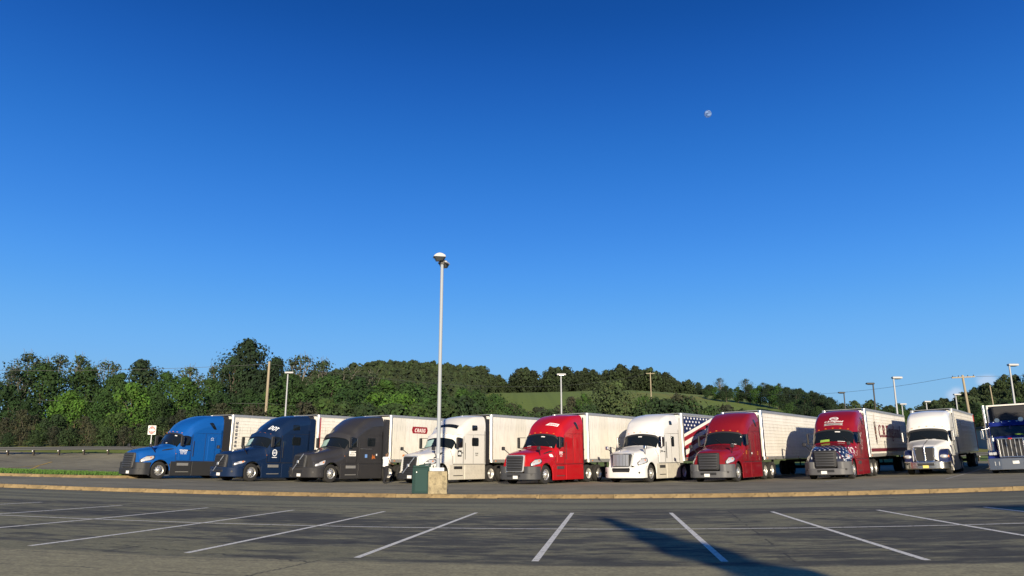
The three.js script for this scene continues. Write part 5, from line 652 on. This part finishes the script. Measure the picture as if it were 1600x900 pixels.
wire(off1, p1.clone().add(V(0, -0.3, 0)), 1.6, 'upper power line left of the bare utility pole'); wire(off1.clone().add(V(0, -3.2, 0)), p1.clone().add(V(0, -5.2, 0)), 0.8, 'lower power line left of the bare utility pole'); wire(p1.clone().add(V(0, -0.3, 0)), p2.clone().add(V(-1, -0.3, 0)), 3.2, 'upper power line between bare pole and field pole'); wire(p1.clone().add(V(0, -5.2, 0)), p2.clone().add(V(0, -5.5, 0)), 3, 'lower power line between bare pole and field pole');
wire(p2.clone().add(V(1, -0.2, 0)), p3.clone().add(V(-1.4, -0.2, 0)), 4, 'upper power line between field pole and cross arm pole'); wire(p2.clone().add(V(0, -4.5, 0)), p3.clone().add(V(0, -6, 0)), 3, 'lower power line between field pole and cross arm pole'); wire(p3.clone().add(V(1.4, -0.2, 0)), off3, 1.5, 'power line right of the cross arm pole');
{ // pale service building glimpsed at the right edge
  const d = 92, b = at(1543, 690, d), y0 = landY(b.x, d), g = thing('service_building', 'low pale grey service building behind the royal blue truck', 'building'); g.position.set(b.x + 3, y0 - 0.3, -d); g.rotation.y = -0.25;
  part('wall', box(7, 2.6, 5, 0, 1.3, 0), new THREE.MeshStandardMaterial({ color: RGB(0.36, 0.37, 0.37), roughness: 0.9, map: dirtTex }), g);
  part('roof', [box(7.6, 0.22, 5.6, 0, 2.71, 0)], M.steel, g); part('door', box(0.95, 2.05, 0.05, -1.2, 1.06, 2.52), new THREE.MeshStandardMaterial({ color: RGB(0.16, 0.17, 0.17), roughness: 0.6 }), g); part('wall_panel', box(1.1, 1.2, 0.04, 0.9, 1.5, 2.52), M.rail, g);
}
{ // moon, lit by the sun
  const b = at(1106, 178, 9000), dist = Math.hypot(b.x, b.y, 9000), r = dist * Math.tan(0.26 * Math.PI / 180);
  const g = new THREE.SphereGeometry(r, 40, 28); const m = part('moon', g, new THREE.MeshStandardMaterial({ roughness: 1, transparent: true, opacity: 0.42, color: RGB(0.46, 0.66, 1.0), map: noiseTex(256, (u, v) => { const n = 0.6 * pn(u, v, 7, 41) + 0.4 * pn(u, v, 18, 42), q = 225 - 110 * sstep(0.45, 0.68, n); return [q, q, q]; }) }), scene); m.position.set(b.x, b.y, -9000); tag(m, 'pale daytime moon high in the blue sky', 'moon'); m.castShadow = false;
}

// ---------------------------------------------------------------- trees
const leafMat = new THREE.MeshStandardMaterial({ vertexColors: true, roughness: 0.95, color: RGB(0.72, 0.72, 0.72), side: THREE.DoubleSide });
const barkMat = new THREE.MeshStandardMaterial({ color: RGB(0.10, 0.082, 0.062), roughness: 1 }), paleBark = new THREE.MeshStandardMaterial({ color: RGB(0.15, 0.138, 0.115), roughness: 1 });
// unit tree, 1 m tall and scaled on placing; leaf size follows
function treeGeo(seed, o) {
  const R = rng(seed), lobes = [], n = o.lobes ?? 16, pos = [], col = [];
  const env = (k) => o.shape === 'cone' ? (1 - k) * 0.95 + 0.05 : o.shape === 'tall' ? Math.pow(Math.sin(Math.PI * clamp(0.12 + 0.86 * k, 0, 1)), 0.6) : Math.pow(Math.sin(Math.PI * clamp(0.16 + 0.80 * k, 0, 1)), 0.75);
  for (let i = 0; i < n; i++) { const k = (i + R() * 0.9) / n, e = env(k) * o.rad, a = R() * 6.283, q = Math.sqrt(R()) * 0.72; lobes.push([Math.cos(a) * e * q, mix(o.base, 0.94, k), Math.sin(a) * e * q, Math.max(o.shape === 'cone' ? 0.012 : 0.06, e * (0.38 + 0.28 * R()))]); }
  lobes.push([0, 0.93, 0, o.shape === 'cone' ? 0.016 : 0.07]);
  const per = Math.floor(o.leaves / lobes.length), v = new THREE.Vector3(), t1 = new THREE.Vector3(), t2 = new THREE.Vector3();
  for (const [lx, ly, lz, lr] of lobes) { const lc = 0.8 + 0.4 * R(); for (let i = 0; i < per; i++) {
    const th = R() * 6.283, cz = R() * 2 - 1, sr = Math.sqrt(1 - cz * cz), rr = lr * (0.55 + 0.52 * Math.pow(R(), 0.6)) * (1 + 0.25 * Math.sin(th * 3 + seed)); v.set(Math.cos(th) * sr, cz * 0.85, Math.sin(th) * sr);
    const px = lx + v.x * rr, py = ly + v.y * rr, pz = lz + v.z * rr; if (py < o.base * 0.4) continue;
    t1.set(R() - 0.5, R() - 0.5, R() - 0.5).cross(v).normalize(); t2.copy(v).cross(t1).addScaledVector(v, (R() - 0.5) * 1.3).normalize(); const s = o.leaf * (0.55 + 0.9 * R());
    const A = [px - t1.x * s, py - t1.y * s, pz - t1.z * s], B = [px + t2.x * s * 0.6, py + t2.y * s * 0.6, pz + t2.z * s * 0.6], C = [px + t1.x * s, py + t1.y * s, pz + t1.z * s], D = [px - t2.x * s * 0.6 + v.x * s * 0.3, py - t2.y * s * 0.6 + v.y * s * 0.3, pz - t2.z * s * 0.6 + v.z * s * 0.3];
    pos.push(...A, ...B, ...C, ...A, ...C, ...D); const w = lc * (0.72 + 0.56 * R()), y = R() < 0.12 ? 1.25 : 1, c = [o.col[0] * w * y, o.col[1] * w, o.col[2] * w]; for (let q = 0; q < 6; q++) col.push(...c);
  } }
  const g = new THREE.BufferGeometry(); g.setAttribute('position', new THREE.Float32BufferAttribute(pos, 3)); g.setAttribute('color', new THREE.Float32BufferAttribute(col, 3)); g.computeVertexNormals();
  const tw = [rod(V(0, -0.05, 0), V(0.01, o.base + 0.25, 0.005), o.trunk ?? 0.018, 7, (o.trunk ?? 0.018) * 0.6)]; const nb = o.branches ?? 7;
  for (let i = 0; i < nb; i++) { const L = lobes[Math.floor(R() * lobes.length)], y0 = mix(o.base * 0.6, Math.min(0.7, L[1]), 0.3 + 0.4 * R()); const a = V(0.008, Math.min(y0, L[1] - 0.02), 0.004), e = V(L[0] * 1.05, L[1] + 0.02, L[2] * 1.05), m = a.clone().lerp(e, 0.5).add(V((R() - 0.5) * 0.04, 0.03, (R() - 0.5) * 0.04)); tw.push(rod(a, m, 0.009, 5, 0.006), rod(m, e, 0.006, 5, 0.003)); if (o.twigs) for (let q = 0; q < 3; q++) tw.push(rod(m.clone().lerp(e, R()), e.clone().add(V((R() - 0.5) * 0.14, R() * 0.1, (R() - 0.5) * 0.14)), 0.003, 4, 0.0015)); }
  return { crown: g, trunk: join(tw), bark: o.pale ? paleBark : barkMat };
}
const KIND = {
  green: [1, 2, 3, 21].map((s) => treeGeo(s, { rad: 0.33 + 0.05 * (s % 3), base: 0.14, leaves: 5200, leaf: 0.0175, lobes: 24, col: [0.034, 0.092, 0.012] })),
  bright: [4, 5].map((s) => treeGeo(s, { rad: 0.42, base: 0.10, leaves: 5200, leaf: 0.021, lobes: 20, col: [0.060, 0.150, 0.016] })),
  dark: [6, 7].map((s) => treeGeo(s, { rad: 0.36, base: 0.18, leaves: 6500, leaf: 0.0155, lobes: 26, col: [0.020, 0.050, 0.012] })),
  airy: [8, 9, 10].map((s) => treeGeo(s, { rad: 0.30, base: 0.30, leaves: 1500, leaf: 0.0145, lobes: 26, col: [0.046, 0.080, 0.026], branches: 24, twigs: true, pale: true, shape: 'tall' })),
  bush: [11, 12, 13].map((s) => treeGeo(s, { rad: 0.62, base: 0.06, leaves: 3000, leaf: 0.036, lobes: 16, col: [0.036, 0.078, 0.015], branches: 4 })),
  brown: [14, 15].map((s) => treeGeo(s, { rad: 0.55, base: 0.08, leaves: 2200, leaf: 0.027, lobes: 16, col: [0.056, 0.064, 0.026], branches: 12, twigs: true })),
  pale: [16].map((s) => treeGeo(s, { rad: 0.52, base: 0.08, leaves: 8000, leaf: 0.020, lobes: 34, col: [0.064, 0.105, 0.026] })),
};
const leafTints = [[1, 1, 1], [0.68, 0.74, 0.8], [1.28, 1.2, 0.9], [0.85, 0.8, 0.9], [1.1, 1.0, 1.1], [0.55, 0.62, 0.7]].map((c) => { const m = leafMat.clone(); m.color.setRGB(c[0] * 0.58, c[1] * 0.61, c[2] * 0.68); return m; });
const TL = { green: ['broad mid green tree', 'green_tree', 'tree'], bright: ['bright green bushy young tree', 'bright_green_tree', 'tree'], dark: ['dark dense rounded tree', 'dark_tree', 'tree'], airy: ['thin leafed tree with pale branches', 'thin_leafed_tree', 'tree'], bush: ['dense green roadside bush', 'bush', 'bush'], brown: ['brownish half bare thicket bush', 'brown_bush', 'bush'], pale: ['pale green wide rounded tree', 'pale_green_tree', 'tree'] };
let tcount = 0;
function tree(kind, x, d, h, place, wide = 1) {
  const K = KIND[kind], v = K[tcount++ % K.length], [lab, name, cat] = TL[kind], g = thing(name, `${lab} ${place}`, cat, `${cat === 'bush' ? 'bushes' : 'trees'} ${place}`); g.position.set(x, landY(x, d) - 0.1, -d); g.rotation.y = tcount * 2.4; g.scale.set(h * wide, h, h * wide);
  part('trunk', v.trunk, v.bark, g); part('crown', v.crown, leafTints[kind === 'bright' ? 2 : (tcount * 5 + Math.floor(x * 3 + 900)) % 6], g); return g;
}
const LAND = [[-999, 'above the far end of the guard rail'], [60, 'beyond the guard rail before the road sign'], [195, 'beyond the guard rail behind the road sign'], [262, 'in the belt behind the bright blue truck'], [345, 'in the belt left of the bare utility pole'], [421, 'right of the bare utility pole'], [462, 'in the belt behind the charcoal truck'], [560, 'in the belt behind the cream trailer'], [640, 'in the belt behind the tall lamp post'], [700, 'behind the white truck by the lamp post'], [790, 'at the field edge before the pale lamp'], [880, 'at the field edge past the pale lamp'], [985, 'on the field edge behind the striped trailer'], [1090, 'on the flank behind the dark red truck'], [1180, 'above the dark red truck trailer'], [1240, 'on the hill flank left of the crimson truck'], [1300, 'beyond the crimson truck and its trailer'], [1396, 'between lamp and cross arm pole'], [1509, 'right of the cross arm pole']];
function treeAt(kind, u, vTop, d, place_, wide = 1) { const place = LAND.filter((q) => q[0] <= u).pop()[1]; const b = at(u, vTop, d); tree(kind, b.x, d, b.y - landY(b.x, d) + 0.1, place, wide); }
const PL = 'in the belt beyond the guard rail';
for (const [k, u, v, d, w] of [
  ['airy', -30, 566, 100, 1.1], ['green', -12, 590, 92, 1], ['airy', 22, 572, 96, 1], ['airy', 48, 549, 104, 1.1], ['airy', 92, 552, 106, 1.1], ['green', 72, 566, 100, 1.1], ['airy', 128, 553, 108, 1], ['green', 140, 572, 102, 1.1], ['airy', 172, 562, 108, 1.1], ['dark', 222, 561, 106, 1.15], ['green', 190, 582, 100, 1], ['green', 262, 580, 102, 1.1], ['airy', 298, 571, 112, 1.2], ['airy', 338, 570, 112, 1], ['dark', 390, 527, 112, 0.95], ['dark', 366, 556, 108, 0.8], ['dark', 432, 556, 110, 0.9], ['airy', 470, 553, 112, 1.2], ['airy', 505, 560, 112, 1.1], ['airy', 540, 572, 116, 1.2], ['green', 455, 578, 104, 1], ['green', 515, 585, 106, 1.2],
  ['green', 330, 590, 104, 1.1], ['green', 20, 600, 90, 1], ['bright', 110, 609, 87, 1], ['bright', 212, 597, 90, 1.05], ['green', 165, 612, 89, 1], ['green', 290, 588, 94, 1.1], ['green', 250, 612, 90, 0.9], ['green', 345, 612, 96, 1], ['green', 392, 606, 98, 1.1], ['green', 48, 622, 86, 1], ['green', -50, 600, 88, 1.2], ['green', 430, 606, 104, 1.1], ['green', 560, 588, 112, 1.2], ['green', 600, 592, 116, 1.3], ['airy', 580, 580, 122, 1.3], ['green', 640, 596, 118, 1.3], ['green', 685, 600, 120, 1.3], ['green', 725, 606, 124, 1.2], ['green', 485, 600, 102, 1.2], ['green', 545, 606, 102, 1.2], ['bright', 585, 612, 104, 1.2], ['bright', 632, 614, 106, 1.2], ['green', 668, 618, 106, 1.2]]) treeAt(k, u, v, d, PL, w);
for (const [k, u, v, d, w] of [['bush', 10, 655, 82, 1], ['brown', 40, 640, 83, 1], ['bush', 68, 660, 81.5, 1], ['brown', 132, 650, 83, 1], ['bush', 160, 656, 82, 1], ['brown', 215, 662, 83, 0.9], ['bush', 252, 652, 83, 1], ['brown', 285, 640, 86, 0.9], ['bush', 310, 640, 86, 1], ['brown', 350, 630, 90, 1], ['brown', 395, 632, 90, 1], ['bush', 430, 635, 92, 1], ['brown', 470, 628, 94, 1], ['bush', 505, 622, 96, 1], ['bush', 540, 628, 96, 1], ['bush', 575, 632, 96, 1], ['bush', 612, 630, 98, 1], ['bush', 650, 632, 98, 1], ['bush', 690, 626, 102, 1], ['bush', 725, 618, 106, 1], ['bush', -25, 650, 82, 1.1], ['brown', 95, 668, 82, 1], ['brown', -20, 672, 72, 0.9], ['bush', 14, 676, 73, 0.9], ['brown', 34, 668, 74, 0.9], ['bush', 58, 672, 74, 1], ['brown', 84, 666, 75, 1], ['bush', 112, 668, 75, 1], ['brown', 140, 664, 76, 1], ['bush', 168, 668, 76, 1], ['brown', 196, 666, 77, 1], ['bush', 226, 664, 78, 1], ['bush', 90, 648, 79, 1], ['brown', 12, 652, 78, 1], ['bush', 185, 645, 80, 1]]) treeAt(k, u, v, d, PL, w);
const PF = 'at the foot of the green field';
for (const [k, u, v, d, w] of [['green', 745, 608, 128, 1.1], ['green', 772, 614, 130, 1], ['brown', 798, 630, 132, 1], ['green', 812, 632, 140, 0.8], ['brown', 838, 636, 130, 1.1], ['bush', 860, 639, 120, 1], ['brown', 893, 620, 134, 0.8], ['green', 912, 614, 132, 0.8], ['pale', 956, 594, 118, 1.0], ['green', 1003, 618, 124, 0.9], ['bush', 1024, 622, 124, 1], ['bush', 1046, 624, 120, 1.1], ['bush', 925, 634, 112, 1], ['bush', 780, 640, 118, 1.1], ['bush', 820, 643, 116, 1], ['bush', 1000, 634, 116, 1]]) treeAt(k, u, v, d, PF, w);
const PR = 'on the flank behind the dark red truck';
for (const [k, u, v, d, w] of [['dark', 1092, 603, 330, 1.2], ['dark', 1108, 601, 320, 1.2], ['airy', 1124, 590, 300, 1.2], ['green', 1142, 606, 310, 1.3], ['airy', 1165, 591, 290, 1.2], ['green', 1180, 607, 300, 1.3], ['airy', 1192, 597, 285, 1.2], ['green', 1205, 602, 285, 1.1], ['airy', 1217, 598, 280, 1.1], ['dark', 1232, 605, 270, 1.2], ['dark', 1250, 606, 255, 1.2], ['dark', 1268, 610, 240, 1.1], ['dark', 1285, 618, 225, 1.1], ['dark', 1298, 622, 215, 1], ['green', 1222, 616, 265, 1.2], ['dark', 1244, 620, 250, 1.2], ['dark', 1262, 626, 225, 1.2], ['dark', 1280, 634, 200, 1.2], ['green', 1155, 614, 300, 1.1], ['green', 1310, 636, 190, 1.1], ['green', 1104, 608, 262, 1.3], ['green', 1118, 604, 250, 1.3], ['dark', 1134, 602, 245, 1.3], ['green', 1152, 604, 245, 1.3], ['dark', 1170, 600, 240, 1.3], ['green', 1186, 602, 235, 1.2], ['dark', 1200, 600, 230, 1.2], ['green', 1214, 602, 225, 1.2], ['dark', 1228, 604, 205, 1.1], ['dark', 1243, 607, 190, 1.1], ['green', 1256, 612, 180, 1.1], ['dark', 1270, 612, 172, 1.1], ['dark', 1284, 616, 165, 1.1], ['dark', 1296, 620, 160, 1], ['green', 1236, 628, 170, 1.2], ['dark', 1258, 630, 160, 1.2], ['dark', 1278, 634, 155, 1.2], ['dark', 1300, 636, 150, 1.1], ['bush', 1075, 622, 128, 1.1], ['brown', 1060, 616, 128, 1], ['bush', 1110, 634, 124, 1], ['brown', 1138, 632, 124, 1], ['bush', 1160, 640, 122, 1]]) treeAt(k, u, v, d, PR, w);
const PE = 'in the row beyond the right hand trucks';
for (const [k, u, v, d, w] of [['green', 1330, 640, 190, 1.6], ['green', 1352, 642, 186, 1.6], ['green', 1378, 640, 180, 1.5], ['green', 1403, 630, 172, 1.2], ['green', 1422, 637, 174, 1.4], ['dark', 1440, 634, 172, 1.3], ['dark', 1462, 632, 170, 1.3], ['dark', 1484, 632, 166, 1.2], ['green', 1505, 630, 160, 1.2], ['dark', 1524, 628, 150, 1.2], ['green', 1545, 630, 140, 1.2], ['dark', 1566, 622, 140, 1.1], ['green', 1588, 620, 136, 1.1], ['green', 1612, 616, 134, 1.1], ['green', 1535, 642, 118, 1], ['green', 1556, 644, 114, 1], ['green', 1580, 640, 114, 1], ['brown', 1512, 650, 120, 1.1], ['brown', 1542, 657, 106, 1], ['green', 1606, 632, 112, 1.1], ['bush', 1528, 662, 108, 1]]) treeAt(k, u, v, d, PE, w);
{ // dry reeds at the wood's edge, too many to count
  const st = new THREE.BufferGeometry(), P3 = [], R = rng(77); for (let i = 0; i < 5; i++) { const a = R() * 6.28, w = 0.025, lx = (R() - 0.5) * 0.5, lz = (R() - 0.5) * 0.5, ox = (R() - 0.5) * 0.5, oz = (R() - 0.5) * 0.5, h = 1.2 + R() * 0.9; P3.push(ox - w * Math.cos(a), 0, oz - w * Math.sin(a), ox + w * Math.cos(a), 0, oz + w * Math.sin(a), ox + lx, h, oz + lz); } st.setAttribute('position', new THREE.Float32BufferAttribute(P3, 3)); st.computeVertexNormals();
  const n = 1500, im = new THREE.InstancedMesh(st, new THREE.MeshStandardMaterial({ color: RGB(0.19, 0.15, 0.085), roughness: 1, side: THREE.DoubleSide }), n), m4 = new THREE.Matrix4(), q = new THREE.Quaternion();
  for (let i = 0; i < n; i++) { const k = R(), d = 82 + R() * 7, u = k < 0.75 ? 320 + R() * 190 : R() * 320, x = (u - 800) / 1230 * d, s = 0.8 + R() * (k < 0.75 ? 1.1 : 0.4); m4.compose(V(x, landY(x, d) - 0.05, -d), q.setFromAxisAngle(V(0, 1, 0), R() * 6.28), V(s, s, s)); im.setMatrixAt(i, m4); }
  im.name = 'dry_reeds'; im.userData.kind = 'stuff'; tag(im, 'tan dry reeds along the edge of the wood', 'reeds'); im.castShadow = im.receiveShadow = true; scene.add(im);
}
// far woods that read as one mass
function wood_(name, label, geo, col, n, pick, seed) { const R = rng(seed), im = new THREE.InstancedMesh(geo, leafMat, n), m4 = new THREE.Matrix4(), q = new THREE.Quaternion(), c = new THREE.Color(); let i = 0; for (let t = 0; t < n * 30 && i < n; t++) { const p = pick(R); if (!p) continue; const [x, d, h, w] = p; m4.compose(V(x, landY(x, d) - 0.3, -d), q.setFromAxisAngle(V(0, 1, 0), R() * 6.28), V(h * w, h, h * w)); im.setMatrixAt(i, m4); const k = 0.75 + 0.5 * R(); im.setColorAt(i, c.setRGB(k * col[0], k * col[1], k * col[2])); i++; } im.count = i; im.name = name; im.userData.kind = 'stuff'; tag(im, label, 'woods'); im.castShadow = im.receiveShadow = true; scene.add(im); }
const farA = treeGeo(51, { rad: 0.42, base: 0.1, leaves: 900, leaf: 0.05, lobes: 14, col: [0.036, 0.062, 0.018] }).crown, farB = treeGeo(52, { rad: 0.45, base: 0.06, leaves: 380, leaf: 0.085, lobes: 12, col: [0.040, 0.066, 0.020] }).crown;
const woodTop = pchip([-180, -110, -70, -48, -28, -14, -4, 6, 20, 36, 46, 56, 68, 80, 100], [6, 6, 8, 12.2, 12, 10, 8.5, 11, 12, 10.5, 12.2, 12, 10.5, 8, 7]);
wood_('hilltop_wood', 'dark wood along the top of the green field hill', farA, [0.7, 0.7, 0.7], 620, (R) => { const x = -190 + 295 * R(), d = 334 + 60 * R(); const h = woodTop(x * 340 / d) * (0.74 + 0.34 * R()); return [x, d, h, 0.75 + 0.35 * R()]; }, 91);
wood_('flank_wood', 'wood covering the left side of the hill', farA, [0.84, 0.84, 0.84], 420, (R) => { const d = 150 + 190 * R(), u = 380 + 400 * R(), x = (u - 800) / 1215 * d; if (u > 760 - (340 - d) * 0.15 || d > 165 + Math.max(0, u - 500) * 1.25 + 25 * R()) return null; return [x, d, 8 + 3.5 * R(), 0.8 + 0.3 * R()]; }, 92);
wood_('right_hill_wood', 'wood covering the hill behind the royal blue truck', farA, [1, 1, 1], 900, (R) => { const x = 140 + 330 * R(), d = 250 + 260 * R(); if (landY(x, d) < 9 + 5 * R()) return null; return [x, d, 8 + 4 * R(), 0.8 + 0.3 * R()]; }, 93);
wood_('far_ridge_wood', 'hazy woods on the farthest ridge', farB, [1, 1, 1], 1500, (R) => { const d = 1150 + 600 * R(), x = d * (0.05 + 0.75 * R()); return [x, d, 10 + 5 * R(), 2 + 0.8 * R()]; }, 94);
// outside the frame, seen only by the shade they throw; the wood by reflections
{ const ev = treeGeo(61, { rad: 0.26, base: 0.04, leaves: 6000, leaf: 0.022, lobes: 46, col: [0.03, 0.055, 0.02], shape: 'cone' }); const g = thing('evergreen_tree', 'slim dark evergreen standing behind the camera by the car park', 'tree'); g.position.set(4.5, carY(4.5, 0) - 0.05, 8); g.scale.setScalar(6.55); part('trunk', ev.trunk, barkMat, g); part('crown', ev.crown, leafMat, g); }
tree('green', 32.0, 31.5, 7.2, 'on the verge beside the royal blue truck, outside the picture', 1.2);
{ const g = thing('rest_area_building', 'brick rest area building standing behind the camera', 'building'); g.position.set(22.2, 0, 22.6); const wl = new THREE.MeshStandardMaterial({ color: RGB(0.24, 0.13, 0.09), roughness: 0.9 });
  part('wall', box(17, 5.4, 12, 0, 2.7, 0), wl, g); const sh = new THREE.Shape(); sh.moveTo(-9, 0); sh.lineTo(9, 0); sh.lineTo(6.6, 3.1); sh.lineTo(-6.6, 3.1); sh.closePath(); part('roof', new THREE.ExtrudeGeometry(sh, { depth: 13, bevelEnabled: false }).translate(0, 5.4, -6.5), new THREE.MeshStandardMaterial({ color: RGB(0.08, 0.07, 0.065), roughness: 0.9 }), g);
  part('door', box(1.8, 2.3, 0.06, 0, 1.15, -6.02), M.steel, g); for (const x of [-5.5, -3, 3, 5.5]) part('window', box(1.4, 1.2, 0.06, x, 2, -6.02), M.glass, g); }
wood_('added_reflection_wood', 'unseen trees added far behind the camera to darken reflections', farA, [1, 1, 1], 200, (R) => { const x = -170 + 340 * R(), d = -75 - 45 * R(); return [x, d, 6 + 3.5 * R(), 1 + 0.5 * R()]; }, 95);  // unseen trees, added so glass and chrome mirror something dark

renderer.render(scene, camera);
